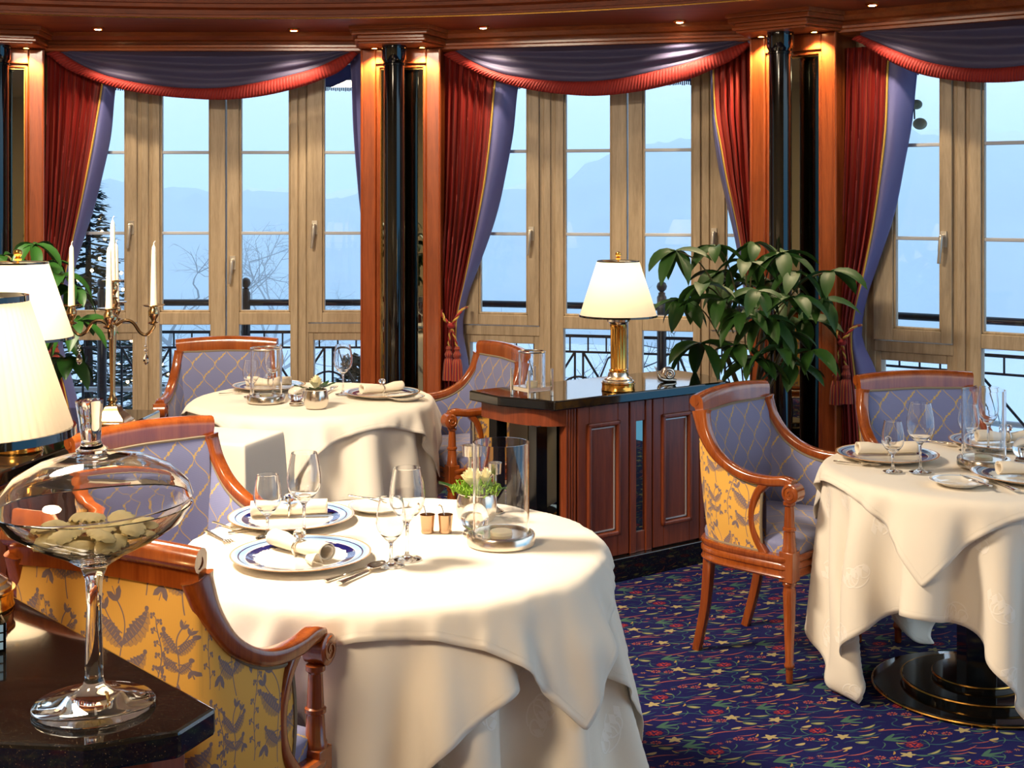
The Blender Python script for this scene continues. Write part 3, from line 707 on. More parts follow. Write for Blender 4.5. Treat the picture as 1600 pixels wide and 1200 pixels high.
curtain(FC, 'red striped curtain with blue lining left of the middle window', [(76, 689), (300, 689), (450, 688), (508, 692), (560, 688), (1000, 684)], [(76, 782), (130, 774), (200, 768), (290, 757), (380, 739), (440, 726), (480, 717), (510, 713), (560, 715), (600, 716), (1000, 720)], [(76, 815), (130, 806), (220, 795), (320, 775), (380, 757), (420, 742), (450, 730), (490, 720), (510, 718), (560, 725), (600, 730), (1000, 740)], npl=8)
curtain(FC, 'red striped curtain with blue lining right of the middle window, behind the plant', [(76, 1176), (300, 1178), (500, 1180), (1000, 1182)], [(76, 1114), (115, 1115), (180, 1118), (230, 1127), (290, 1138), (340, 1150), (400, 1161), (500, 1170), (1000, 1166)], [(76, 1106), (130, 1109), (200, 1112), (260, 1121), (320, 1134), (380, 1148), (440, 1158), (500, 1166), (1000, 1158)], npl=6)
curtain(FR, 'red striped curtain with blue lining left of the right window', [(50, 1311), (300, 1309), (530, 1308), (1000, 1300)], [(50, 1394), (100, 1389), (200, 1385), (280, 1376), (360, 1364), (430, 1350), (490, 1336), (530, 1331), (580, 1336), (640, 1342), (1000, 1350)], [(50, 1432), (110, 1427), (170, 1420), (230, 1411), (290, 1400), (350, 1385), (410, 1366), (460, 1348), (500, 1340), (530, 1340), (580, 1361), (640, 1364), (1000, 1370)], npl=7)
t = fthing(FL, 'curtain', 'edge of a blue lined curtain right of the left window, against the wooden pilaster', 'curtain')
ys = np.linspace(76, 420, 30); xl = interp(ys, [76, 120, 200, 300, 380, 420], [546, 549, 552, 560, 568, 570]); m_ = MB(); P = []
for j, y in enumerate(ys):
    s1, z = FL.pix(xl[j], y, .08); s2, _ = FL.pix(585, y, .08); P.append([(s1+(s2-s1)*u, .08+.02*math.sin(u*9), z) for u in [k/12 for k in range(13)]])
m_.grid(P); m_.build('lining', M['lining'], t, solid=.003)

# swags
def swag(f, label, top, inner, outer, O=.03):
    t = fthing(f, 'swag_valance', label, 'valance')
    nu, nv = 72, 44
    cv = lambda pts: np.array([f.pix(x, y, O) for x, y in pts])
    I, U = cv(inner), cv(outer); s0, s1 = I[0, 0], I[-1, 0]; P = []; T_ = []
    for i in range(nu+1):
        u = i/nu; s = s0+(s1-s0)*u; zi = float(interp(s, I[:, 0], I[:, 1])); so = U[0, 0]+(U[-1, 0]-U[0, 0])*u; zo = float(interp(so, U[:, 0], U[:, 1])); row = []
        zt = ZT+.006; zi = min(zi, zt-.004); env = math.sin(PI*min(max(u, 0), 1))**.6; dp = zt-zi
        for j in range(nv+1):
            v = j/nv; vv = v**.9
            ph_ = PI*2.6*v+.7*math.sin(u*4+1.3)+.8*u; fold = .026*abs(math.sin(ph_))**1.7+.010*math.sin(6.3*v+5*u+1)*v
            row.append((s, O-.005-(.035+fold)*env*min(1, v*6)*(1-.35*v), zt-dp*vv))
        P.append(row)
        base = row[-1]
    m_ = MB(); m_.grid(P); m_.build('drape', M['swag'], t, solid=.004)['label'] = 'slate violet draped cloth'
    n2 = 520; UV = []
    for i in range(n2+1):
        u = i/n2; k = u*nu; k0 = min(int(k), nu-1); fr_ = k-k0
        a = Vector(P[k0][-1])*(1-fr_)+Vector(P[k0+1][-1])*fr_
        so = U[0, 0]+(U[-1, 0]-U[0, 0])*u; zo = float(interp(so, U[:, 0], U[:, 1])); zo = min(zo, a.z-.02); b_ = Vector((so, a.y-.006, zo))
        rp = .0028*math.sin(2*PI*n2/5.2*u); row = []
        for j in range(6):
            v = j/5; q = a.lerp(b_, v); row.append((q.x, q.y-.008-.012*math.sin(PI*v)+rp*(.35+.65*v), q.z))
        T_.append(row); UV.append([(u*1.9, j/5) for j in range(6)])
    m_ = MB(); m_.grid(T_, UV); m_.build('pleated_trim', M['redtrim'], t, solid=.003)['label'] = 'red pleated trim'
swag(FL, 'slate blue swag with red pleated trim over the left window', None, [(92, 79), (125, 100), (160, 116), (200, 127), (250, 135), (300, 139), (350, 138), (400, 131), (450, 120), (500, 105), (535, 88), (552, 80)], [(73, 82), (100, 104), (135, 121), (180, 137), (240, 149), (300, 155), (350, 157), (400, 153), (450, 143), (500, 127), (540, 106), (560, 84)])
swag(FC, 'slate blue swag with red pleated trim over the middle window', None, [(712, 80), (745, 100), (785, 116), (830, 124), (880, 128), (930, 128), (980, 122), (1030, 111), (1080, 98), (1120, 84), (1150, 72), (1168, 66)], [(694, 82), (730, 106), (775, 126), (830, 141), (880, 148), (930, 151), (980, 147), (1030, 138), (1080, 124), (1120, 107), (1155, 88), (1175, 70)])
swag(FR, 'slate blue swag with red pleated trim over the right window', None, [(1345, 55), (1375, 68), (1410, 83), (1450, 97), (1500, 106), (1550, 108), (1600, 104), (1660, 92), (1720, 70), (1780, 40), (1830, 10)], [(1333, 56), (1360, 76), (1395, 97), (1440, 116), (1490, 126), (1540, 130), (1600, 128), (1660, 118), (1720, 98), (1780, 68), (1840, 20)])

# tassel tie-backs
def tieback(f, label, knot, ends, tass, O=.03):
    kx, kz = f.pix(*knot, O); t = thing('curtain_tieback', tuple(f.w(kx, O, kz)), f.rz(), label, 'tieback')
    c = MB(); c2_ = MB()
    for e in ends:
        ex, ez = f.pix(*e, O); pts = catmull([(0, -.02, 0), ((ex-kx)*.45, -.045, (ez-kz)*.35), (ex-kx, -.01, ez-kz), ((ex-kx)*1.12, .08, (ez-kz)*1.1)], 8)
        for ph in (0, PI):
            (c2_ if ph else c).tube([(p.x+.006*math.cos(i*.9+ph), p.y+.006*math.sin(i*.9+ph), p.z) for i, p in enumerate(pts)], .006, 6)
    c.sphere((0, -.035, 0), (.024, .02, .018))
    for tp in tass:
        ex, ez = f.pix(*tp, O); pts = catmull([(0, -.03, -.01), ((ex-kx)*.6, -.04, (ez-kz)*.5), (ex-kx, -.035, ez-kz)], 8)
        for ph in (0, PI): (c2_ if ph else c).tube([(p.x+.004*math.cos(i+ph), p.y+.004*math.sin(i+ph), p.z) for i, p in enumerate(pts)], .0045, 6)
    ro_ = c.build('rope', M['tassel'], t); c2_.build('gold_strand', M['gold_cord'], ro_)['label'] = 'gold strand of the rope'
    for tp in tass:
        ex, ez = f.pix(*tp, O); m_ = MB(); nseg = 26; c0 = (ex-kx, -.035, ez-kz)
        pf = [(.004, .004), (.014, 0), (.018, -.012), (.013, -.022), (.017, -.030), (.024, -.045), (.020, -.058), (.014, -.064), (.024, -.072), (.030, -.10), (.034, -.15), (.036, -.19), (.02, -.192), (0, -.188)]
        Pg = []; UV = []
        for i in range(nseg+1):
            a = 2*PI*i/nseg; Pg.append([(c0[0]+(r+(.0022*math.sin(a*13) if z < -.066 else 0))*math.cos(a), c0[1]+(r*.85)*math.sin(a), c0[2]+z) for r, z in pf]); UV.append([(i/nseg*.4, z) for r, z in pf])
        m_.grid(Pg, UV); m_.build('tassel', M['tassel'], t)
tieback(FC, 'red and gold rope tie-back with two tassels on the curtain left of the middle window', (708, 508), [(688, 480), (722, 484)], [(704, 540), (717, 541)])
tieback(FR, 'red and gold rope tie-back with two tassels on the curtain left of the right window', (1320, 534), [(1306, 505), (1334, 512)], [(1311, 572), (1326, 570)])
tieback(FL, 'red and gold rope tie-back with two tassels behind the lamp shades at the left', (84, 500), [(72, 480), (94, 482)], [(78, 536), (90, 536)])
# ------------------------------------------------------------------ outside: terrace railing, snow, trees, hills, mist
def outpoly(o):
    pts = [FL.w(-1.2, o, 0), FL.w(FL.L+.12, o, 0), FC.w(.0, o, 0), FC.w(FC.L+.1, o, 0), FR.w(.05, o, 0), FR.w(FR.L+1.2, o, 0)]
    return pts
tg = MB(); A = outpoly(.32); B = outpoly(1.25); tg.grid([[(p.x, p.y, -.06) for p in A], [(p.x, p.y, -.06) for p in B], [(p.x, p.y, -.3) for p in B], [(p.x, p.y, -.3) for p in A]], closed_u=True)
setp(tg.build('ground_terrace', M['snow'], smooth=False), 'snowy terrace floor outside the windows', 'terrace', kind='structure')
rt = thing('balcony_railing', tuple(FC.w(0, 1.05, -.06)), 0, 'black iron balcony railing with ball topped posts outside the windows', 'railing')
off = FC.w(0, 1.05, -.06)
post_list = []
runs = [(FL, [-.9, .0, FL.pix(384, HZ, 1.05)[0], 2.0]), (FC, [.05, FC.pix(1034, HZ, 1.05)[0], 1.83]), (FR, [-.42, 1.1, 2.4])]
tr_ = MB(); sr = MB(); tr_.M = Matrix.Translation(-off); 
for f, ss in runs:
    for z, r in ((.955, .022),):
        tr_.tube([f.w(ss[0]-.12, 1.05, z), f.w(ss[-1]+.12, 1.05, z)], r, 10)
    for k in range(len(ss)-1):
        m_ = MB(); m_.M = Matrix.Translation(-off); a, b = ss[k], ss[k+1]
        bar = lambda x0, z0, x1, z1, r=.008: m_.tube([f.w(x0, 1.05, z0), f.w(x1, 1.05, z1)], r, 6)
        bar(a, .765, b, .765, .011); bar(a, .665, b, .665); bar(a, .10, b, .10, .011)
        nb = max(3, int(round((b-a)/.115)))
        for q in range(1, nb): bar(a+(b-a)*q/nb, .665, a+(b-a)*q/nb, .765, .006)
        mid = (a+b)/2; w = (b-a)/4
        for x in (a+w*.55, mid-w*.1, mid+w*.1, b-w*.55): bar(x, .10, x, .665)
        bar(a+w*.55, .10, mid-w*.1, .665); bar(a+w*.55, .665, mid-w*.1, .10); bar(mid+w*.1, .10, b-w*.55, .665); bar(mid+w*.1, .665, b-w*.55, .10)
        ring_ = [f.w(mid+w*.85*0+.13*math.cos(t_), 1.05, .38+.13*math.sin(t_)) for t_ in [2*PI*q/24 for q in range(24)]]
        m_.tube(ring_, .007, 6, closed=True)
        m_.build('panel', M['blackpaint'], rt)
    for k, x in enumerate(ss[1:] if f is not FL else ss):
        p = f.w(x, 1.05, 0)-off; pm_ = MB(); pm_.lathe([(.030, 0), (.030, 1.02), (.022, 1.03), (.022, 1.045), (.012, 1.05), (.028, 1.066), (.033, 1.085), (.026, 1.104), (.010, 1.116), (0, 1.118)], 14, c=(p.x, p.y, p.z-.06+.06))
        pm_.build('post', M['blackpaint'], rt)
    sr.M = Matrix.Translation(-off); sr.tube([f.w(ss[0], 1.12, .385), f.w(ss[-1], 1.12, .385)], .017, 10)
tr_.build('top_rail', M['blackpaint'], rt); sr.build('pipe_rail', M['pale'], rt)['label'] = 'pale pipe rail'

# valley floor and hills
def hgt(x, y):
    from mathutils import noise as nz
    base = -7+4*nz.noise((x*.02, y*.02, 3))
    return base
def ridge(name, label, y0, depth, prof, seed, mat, rough=1.0):
    m_ = MB(); P = []; rs = np.random.RandomState(seed); xs = np.linspace(prof[0][0], prof[-1][0], 150); top = interp(xs, [p[0] for p in prof], [p[1] for p in prof])
    from mathutils import noise as nz
    for i, x in enumerate(xs):
        row = []
        for j in range(26):
            v = j/25; h = math.sin(PI*.5*min(1, v*1.25))**.8 if v < .8 else 1-(v-.8)*1.2
            tz = -9+(top[i]+9)*h+(nz.noise((x*.12, v*9, seed))*1.6+max(0, nz.noise((x*.9, v*14, seed+5)))*1.5*rough)*h
            row.append((x, y0+depth*v, tz))
        P.append(row)
    m_.grid(P); setp(m_.build(name, mat, angle=180), label, 'hill')['kind'] = 'structure'
vg = MB(); vg.grid([[(x, y, -9+.6*math.sin(x*.1+y*.07)) for y in (9.5, 25, 60, 110, 200)] for x in np.linspace(-120, 160, 30)])
setp(vg.build('ground_valley', M['snow'], angle=180), 'snow covered valley floor far below the terrace', 'valley', kind='structure')
ridge('hill_near', 'misty wooded hillside behind the middle window', 95, 50, [(-90, 3), (-60, 5), (-40, 3), (-20, 1.5), (-5, 2), (4, 3.4), (8, 5.2), (14, 7.0), (22, 7.5), (40, 8), (60, 6), (90, 7), (120, 9)], 4, M['forest'])
ridge('hill_far', 'pale distant hill in the mist beyond the wooded hillside', 150, 40, [(-140, 6), (-100, 4), (-60, 3.2), (-30, 2.2), (0, 3), (30, 7), (60, 11), (90, 8), (130, 12), (180, 10)], 9, M['snow'], 1.2)

def bare_tree(name, label, loc, h, seed, mat):
    rs = np.random.RandomState(seed); m_ = MB(); cnt = [0]
    def br(p, d, L, r, lev):
        n = 4; pts = [p]
        for k in range(n):
            d = (d+Vector(rs.normal(0, .13, 3))).normalized(); p = p+d*L/n; pts.append(p)
        m_.tube(pts, [r*(1-.6*k/n) for k in range(n+1)], 4, cap=False)
        if lev < 5:
            for k in range(3 if lev else 8):
                q = pts[1+int(rs.randint(0, n))] if lev else pts[1+k % n]; a = Vector(rs.normal(0, 1, 3)); a = (a-d*a.dot(d)).normalized(); br(q, (d*.75+a*.8).normalized(), L*rs.uniform(.5, .72), r*.5, lev+1)
    br(Vector((0, 0, 0)), Vector((0, 0, 1)), h*.45, h*.012, 0)
    o = m_.build(name, mat, loc=loc, merge=False); setp(o, label, 'tree'); return o
bare_tree('bare_tree', 'large leafless tree fading in the mist behind the left window', tuple(at(262, 312, 48))[:2]+(-9.2,), 12.6, 3, M['bark'])
bare_tree('bare_tree', 'second leafless tree fading in the mist, seen in the third casement of the left window', tuple(at(425, 312, 60))[:2]+(-9.2,), 12.0, 8, M['bark'])
bare_tree('bare_tree', 'young leafless tree just outside the left window, behind the candelabra', tuple(at(318, 312, 14.5))[:2]+(-3.0,), 4.2, 15, M['bark'])
bare_tree('bare_shrub', 'leafless shrub with thin twigs outside the middle window behind the lamp', tuple(at(910, 312, 11))[:2]+(-1.6,), 2.9, 12, M['bark'])
def fir(label, px, d, z0, h, r, seed, lights):
    p = at(px, HZ, d); t = thing('fir_tree', (p.x, p.y, z0), 0, label, 'tree'); rs = np.random.RandomState(seed)
    MB().tube([(0, 0, 0), (0, 0, h*.97)], [.06, .012], 8).build('trunk', M['bark'], t)
    m_ = MB(); L = MB(); nb = 150
    for k in range(nb):
        f = (k+.5)/nb; z = h*(.08+.9*f); rr = r*(1-f)**.85*rs.uniform(.75, 1.1)+.04; a = k*2.399; pts = []
        for q in range(5):
            g = q/4; pts.append(Vector((rr*g*math.cos(a), rr*g*math.sin(a), z-.25*rr*g+.12*rr*g*g)))
        m_.tube(pts, [.008, .007, .006, .005, .002], 4, cap=False)
        for q in range(38):
            g = rs.uniform(.2, 1); c = pts[0].lerp(pts[-1], g)+Vector((0, 0, -.03*math.sin(PI*g))); dr = Vector((math.cos(a+rs.choice((-1, 1))*rs.uniform(.5, 1.3)), math.sin(a+rs.choice((-1, 1))*rs.uniform(.5, 1.3)), rs.uniform(-.4, .2)))*rs.uniform(.05, .14)*(1.1-.5*g)
            s_ = dr.cross(Vector((0, 0, 1))).normalized()*.02; m_._add([c, c+dr*.6+s_, c+dr, c+dr*.6-s_], [(0, 1, 2, 3)])
        if lights and k % 2 == 0: L.sphere(tuple(pts[-1]*rs.uniform(.92, 1.02)+Vector((0, 0, pts[-1].z*0))), .012, 8, 6)
    m_.build('branches', M['fir'], t, merge=False)
    if lights: o = L.build('fairy_lights', M['fairy'], t); o['kind'] = 'stuff'; o['label'] = 'string of warm fairy lights'
fir('tall dark fir tree strung with warm fairy lights outside the left window', 138, 9.7, -1.2, 3.05, .85, 5, True)
fir('broad dark fir low outside the left window, behind the candles', 218, 11.9, -2.3, 3.0, 1.0, 16, True)
fir('small dark fir outside the left window beside the pilaster', 553, 9.6, -1.4, 1.95, .55, 6, False)
# frosty seed heads hanging outside the right window
t = thing('hanging_ornament', tuple(FR.w(*([FR.pix(1432, 180, .34)[0]]), .34, FR.pix(1432, 180, .34)[1])), FR.rz(), 'two fuzzy frosted balls hanging outside the right window', 'ornament')
for dz, dx, r in ((.055, .0, .030), (-.045, .018, .036)):
    MB().sphere((dx, 0, dz), (r, r*.9, r*.85), 18, 12).build('ball', M['pomp'], t)
MB().tube([(-.02, 0, .5), (-.012, 0, .08), (-.01, 0, -.02)], .004, 6).build('cord', M['bark'], t)
# mist over the valley
m, nt, b = newmat('valley_mist'); nt.nodes.remove(b); vs = N(nt, 'ShaderNodeVolumeScatter', Color=(.86, .94, 1, 1), Density=.011, Anisotropy=.0); nt.links.new(vs.outputs[0], nt.nodes['Material Output'].inputs['Volume'])
mm_ = MB(); mm_.box(-150, 190, 14, 215, -12, 15); mo = setp(mm_.build('valley_mist', m, smooth=False), 'blue winter mist filling the valley outside the windows', 'mist', kind='stuff')

# ------------------------------------------------------------------ sky
w = bpy.data.worlds.new('dusk_sky'); SC.world = w; w.use_nodes = True; nt = w.node_tree; bg = nt.nodes['Background']
tc = N(nt, 'ShaderNodeTexCoord'); sp = N(nt, 'ShaderNodeSeparateXYZ'); nt.links.new(tc.outputs['Generated'], sp.inputs[0])
cr = N(nt, 'ShaderNodeValToRGB'); e = cr.color_ramp.elements; e[0].position = 0; e[0].color = lin((112, 186, 238)); e[1].position = .34; e[1].color = lin((226, 243, 255))
for p, c in ((.62, (176, 214, 250)), (.05, (160, 212, 246)), (.13, (236, 246, 255))): k = e.new(p); k.color = lin(c)
nt.links.new(sp.outputs[2], cr.inputs[0]); nt.links.new(cr.outputs[0], bg.inputs[0]); bg.inputs[1].default_value = 1.8

# ------------------------------------------------------------------ chandelier light and an added rear fill
def area(name, loc, size, power, col, rot=(0, 0, 0), shape='DISK'):
    l = bpy.data.lights.new(name, 'AREA'); l.shape = shape; l.size = size; l.energy = power; l.color = col
    o = bpy.data.objects.new(name, l); COL.objects.link(o); o.location = loc; o.rotation_euler = rot; return o
area('chandelier_lamp', (-1.65, 3.5, 2.93), .8, 235, (1, .84, .64))
area('rear_fill_light', (-2.0, .5, 2.93), 1.0, 165, (1, .80, .56))  # added fill without a ceiling fitting, brightens the nearest chair's back
# ------------------------------------------------------------------ armchairs
def chair_build():
    t = thing('armchair')
    W = .24; ZC = .885
    # crest rail: a rolled board bent along the back
    prof = [(.017, -.040), (.017, .012), (.014, .026), (.004, .036), (-.012, .040), (-.026, .036), (-.035, .024), (-.036, .010), (-.028, -.001), (-.018, -.006), (-.015, -.014), (-.015, -.040)]
    pts = []
    for i in range(25):
        x = -W+2*W*i/24; q = (x/W)**2; pts.append((x, -.272+.020*q, ZC-.012*q))
    cr = MB(); cr.sweep(pts, [(-a, b_) for a, b_ in prof])
    for s in (-1, 1):        # carved scroll on the end faces
        x = s*W; sp = [(x+s*.001, -.253-.012+(.022-.0014*k)*math.cos(.62*k+1.0), ZC-.012+.016+(.022-.0014*k)*math.sin(.62*k+1.0)) for k in range(15)]
        cr.tube(sp, .0028, 5)
    cr.build('crest_rail', M['chairwood'], t)
    for s in (-1, 1):
        ap = catmull([(s*.225, -.250, .856), (s*.2285, -.245, .835), (s*.237, -.222, .778), (s*.247, -.170, .717), (s*.254, -.095, .676), (s*.259, -.02, .658), (s*.262, .06, .656), (s*.262, .115, .662), (s*.262, .15, .655)], 6)
        a = MB(); n = len(ap); sc = [(1.0-.1*min(1, i/14), 1.0+1.15*max(0, 1-i/22)**1.2) for i in range(n)]
        a.sweep(ap, roundrect(.046, .034, .012, 3), scales=sc, fixed=(1, 0, 0))
        # volute at the hand
        c = (s*.262, .150, .628); seg = 22
        a.grid([[(c[0]+xo, c[1]+r*math.cos(2*PI*i/seg), c[2]+r*math.sin(2*PI*i/seg)) for xo, r in ((-.029, .001), (-.029, .026), (-.025, .032), (.025, .032), (.029, .026), (.029, .001))] for i in range(seg)], closed_u=True)
        for sd in (-1, 1):
            sp = [(c[0]+sd*.029, c[1]+(.026-.00125*k)*math.cos(.55*k+1.4), c[2]+(.026-.00125*k)*math.sin(.55*k+1.4)) for k in range(20)]
            a.tube(sp, .0030, 5)
        a.build('arm', M['chairwood'], t)
        su = MB(); sp = catmull([(s*.259, .045, .648), (s*.259, .012, .612), (s*.258, -.008, .56), (s*.257, -.010, .51), (s*.258, .006, .46), (s*.262, .04, .415), (s*.264, .06, .39)], 6)
        su.sweep(sp, roundrect(.036, .030, .008, 3), up=(0, 1, 0)); su.build('arm_support', M['chairwood'], t)
        po = MB(); po.lathe([(.015, .60), (.022, .598), (.022, .588), (.016, .582), (.0185, .535), (.0195, .515), (.024, .512), (.024, .504), (.020, .500), (.023, .45), (.026, .445), (.026, .43)], 20, c=(s*.262, .135, 0)); po.build('arm_post', M['chairwood'], t)
        fl_ = MB(); fl_.box(s*.262-.027, s*.262+.027, .108, .162, .335, .435); fl_.lathe([(.025, .335), (.025, .325), (.020, .318), (.0235, .300), (.022, .26), (.0145, .07), (.0185, .064), (.0185, .054), (.013, .048), (.012, 0)], 20, c=(s*.262, .135, 0))
        fl_.build('front_leg', M['chairwood'], t, bevel=.003)
        rl = MB(); rl.sweep(catmull([(s*.19, -.235, .40), (s*.188, -.243, .30), (s*.182, -.262, .16), (s*.172, -.305, .0)], 6), roundrect(.040, .040, .006, 2), up=(0, 1, 0), scales=[1-.25*i/18 for i in range(19)]); rl.build('rear_leg', M['chairwood'], t)
    # seat rail
    sf = MB(); pl = catmull([(.27, .135, 0), (.268, .05, 0), (.262, -.06, 0), (.248, -.16, 0), (.215, -.228, 0), (.15, -.258, 0), (0, -.268, 0), (-.15, -.258, 0), (-.215, -.228, 0), (-.248, -.16, 0), (-.262, -.06, 0), (-.268, .05, 0), (-.27, .135, 0)], 5)
    pl = [Vector((p.x, p.y, .385)) for p in pl]; pl += [Vector((x, .135+.02*math.cos(x/.27*PI/2), .385)) for x in np.linspace(-.24, .24, 9)]
    rp = [(-.02, -.04), (.02, -.04), (.024, -.034), (.018, -.026), (.018, -.014), (.024, -.008), (.024, .002), (.018, .010), (.024, .018), (.024, .028), (.018, .034), (-.02, .034)]
    sf.sweep(pl, [(-a, b_) for a, b_ in rp], closed=True); sf.build('seat_rail', M['chairwood'], t)
    # cushion
    cu = MB(); P = []; UV = []
    nx, ny = 22, 22
    def plan(u, v):
        y = -.245+.40*v; hw = .205+.05*min(1, v*1.6)**.6; return (2*u-1)*hw, y
    for i in range(nx+1):
        r1 = []; r2 = []
        for j in range(ny+1):
            u, v = i/nx, j/ny; x, y = plan(u, v); e = min(u, 1-u, v, 1-v); z = .455+.040*(1-math.exp(-e*9)); r1.append((x, y, z)); r2.append((x, y))
        P.append(r1); UV.append(r2)
    cu.grid(P, UV)
    rim = [P[i][0] for i in range(nx+1)]+[P[nx][j] for j in range(1, ny+1)]+[P[i][ny] for i in range(nx-1, -1, -1)]+[P[0][j] for j in range(ny-1, 0, -1)]
    cu.grid([[p, (p[0]*1.012, p[1]*1.012, .442), (p[0], p[1], .412)] for p in rim], [[(k*.02, .06), (k*.02, .03), (k*.02, 0)] for k in range(len(rim))], closed_u=True)
    cu.build('seat', M['trellis'], t, angle=70)
    # upholstered shell
    top = [(.259, .030, .632), (.257, -.03, .640), (.253, -.10, .660), (.246, -.17, .702), (.238, -.22, .765), (.229, -.246, .825), (.216, -.256, .850), (.13, -.266, .853), (0, -.270, .856)]
    bot = [(.259, .030, .418), (.257, -.03, .418), (.252, -.09, .418), (.243, -.15, .418), (.230, -.19, .418), (.214, -.217, .418), (.195, -.230, .418), (.115, -.25, .418), (0, -.258, .418)]
    mir = lambda L: [Vector(p) for p in L]+[Vector((-p[0], p[1], p[2])) for p in L[-2::-1]]
    tp = catmull(mir(top), 5); bt = catmull(mir(bot), 5); n = len(tp); nv = 14
    Pm = [[bt[i].lerp(tp[i], j/nv) for j in range(nv+1)] for i in range(n)]
    def nrm(i, j):
        a = Pm[min(i+1, n-1)][j]-Pm[max(i-1, 0)][j]; k = Vector((a.x, a.y, 0)).cross(Vector((0, 0, 1)))*-1
        k = k.normalized(); c = Pm[i][j]; 
        return k if k.dot(Vector((c.x, c.y+.05, 0))) > 0 else -k
    u = 0; us = []
    for i in range(n):
        if i: u += (Pm[i][nv//2]-Pm[i-1][nv//2]).length
        us.append(u)
    um = us[-1]/2
    Po = [[Pm[i][j]+nrm(i, j)*(.006+.010*math.sin(PI*j/nv)) for j in range(nv+1)] for i in range(n)]
    Pi = [[Pm[i][j]-nrm(i, j)*(.012+.030*math.sin(PI*(j+.3)/(nv+.6))**.6*math.sin(PI*min(max((i+.6)/(n+.2), 0), 1))**.35) for j in range(nv+1)] for i in range(n)]
    uv = [[(us[i]-um, Pm[i][j].z) for j in range(nv+1)] for i in range(n)]
    ob = MB(); ob.grid(Po, uv); ob.build('outer_back', M['floral'], t, angle=80)['label'] = 'yellow floral outer upholstery'
    ib = MB(); ib.grid(Pi, uv); ib.build('backrest', M['trellis'], t, angle=80)['label'] = 'blue trellis inner upholstery'
    pp = MB()
    loop = [Po[i][nv] for i in range(n)]+[Po[n-1][j] for j in range(nv-1, -1, -1)]+[Po[i][0] for i in range(n-2, -1, -1)]+[Po[0][j] for j in range(1, nv)]
    pp.tube(loop, .0055, 6, closed=True)
    loop = [Pi[i][nv] for i in range(n)]+[Pi[n-1][j] for j in range(nv-1, -1, -1)]; pp.tube(loop+[Pi[0][j] for j in range(0, nv)][::1] if False else [Pi[i][nv] for i in range(n)], .005, 6)
    pp.build('piping', M['piping'], t)
    return t
CH = chair_build()
CHAIRS = []
def chair(c, th, label, first=False):
    o = CH if first else copy_tree(CH); CHAIRS.append(o)
    o.location = (c[0], c[1], 0); o.rotation_euler = (0, 0, th); o.scale = (1.02, .945, 1.018)
    setp(o, label, 'chair', 'upholstered armchairs at the tables'); return o
a0 = chair((-.703, 2.805), -.431, 'armchair seen from behind, yellow floral back, beside the near round table', True); a0.scale = (.985, .91, 1.058)
chair((-.945, 3.89), -2.30, 'blue trellis armchair facing the camera beyond the near table, behind the glass bowl')
chair((-1.39, 6.33), -3.03, 'blue trellis armchair at the far table in front of the left window')
chair((-.269, 6.171), 2.026, 'armchair turned to the far table, behind the black topped sideboard')
chair((1.001, 4.72), -2.26, 'armchair with blue seat and yellow floral side, standing free beside the right table')
chair((1.65, 5.02), 3.34, 'blue trellis armchair facing the camera behind the right table')

# ------------------------------------------------------------------ sideboard in the middle
def frame2(p, q):
    f = Facet((p.x, p.y), (q.x, q.y)); return f
HS = .80
a, b_ = onz(867, 627, HS), onz(1135, 596, HS); SB = frame2(a, b_)
t = thing('sideboard', (SB.a.x, SB.a.y, 0), SB.rz(), 'mahogany sideboard with black granite top and panelled doors below the gold lamp', 'sideboard')
Ls = SB.L; D = .46
def topslab(poly, z0, z1, nm, parent, mat=None):
    s_ = MB(); s_.prism(poly, z0, z1); return s_.build(nm, mat or M['granite'], parent, smooth=False, bevel=.006, bseg=2)
topslab([(-.107, .25), (0, 0), (Ls, 0), (Ls+.10, .22), (Ls+.10, D), (-.107, D)], HS-.042, HS, 'granite_top', t)['label'] = 'black granite top'
SX = lambda px: SB.pix(px, HZ, .035)[0]
bo = MB(); bo.box(SX(884), Ls-.0, .055, D-.03, .10, HS-.042); bo.build('body', M['cab'], t, smooth=False, bevel=.003)
pl_ = MB(); pl_.box(SX(884)-.03, Ls+.02, .012, D-.01, 0, .10); pl_.build('plinth', M['granite'], t, smooth=False, bevel=.004)
e = MB()
for x in np.linspace(SX(884), SX(901), 5)[:-1]: e.box(x+.001, x+(SX(901)-SX(884))/4-.002, .036, .06, .10, HS-.042)
e.build('reeded_pilaster', M['cab'], t, smooth=False, bevel=.003)
def door(x0, x1, nm='door'):
    d = MB(); z0, z1 = .105, HS-.045; y = .037; w = x1-x0; q = w*.22
    d.box(x0, x0+q, y, y+.02, z0, z1); d.box(x1-q, x1, y, y+.02, z0, z1); d.box(x0+q, x1-q, y, y+.02, z0, z0+.10); d.box(x0+q, x1-q, y, y+.02, z1-.085, z1); d.box(x0+q, x1-q, y+.010, y+.02, z0+.1, z1-.085)
    do = d.build(nm, M['cab'], t, smooth=False, bevel=.003)
    k = MB(); a0, a1, c0, c1 = x0+q-.012, x1-q+.012, z0+.088, z1-.073
    for (u0, u1, v0, v1) in ((a0, a0+.02, c0, c1), (a1-.02, a1, c0, c1), (a0, a1, c0, c0+.02), (a0, a1, c1-.02, c1)): k.box(u0, u1, y-.010, y+.012, v0, v1)
    k.build('moulding', M['cab'], do, smooth=False, bevel=.006)
    g = MB(); a0 += .024; a1 -= .024; c0 += .024; c1 -= .024
    for (u0, u1, v0, v1) in ((a0, a0+.005, c0, c1), (a1-.005, a1, c0, c1), (a0, a1, c0, c0+.005), (a0, a1, c1-.005, c1)): g.box(u0, u1, y+.004, y+.011, v0, v1)
    g.build('metal_inlay', M['inlay'], do, smooth=False)
door(SX(903), SX(983)); door(SX(1021), SX(1093)); door(SX(1122), SX(1122)+.24)
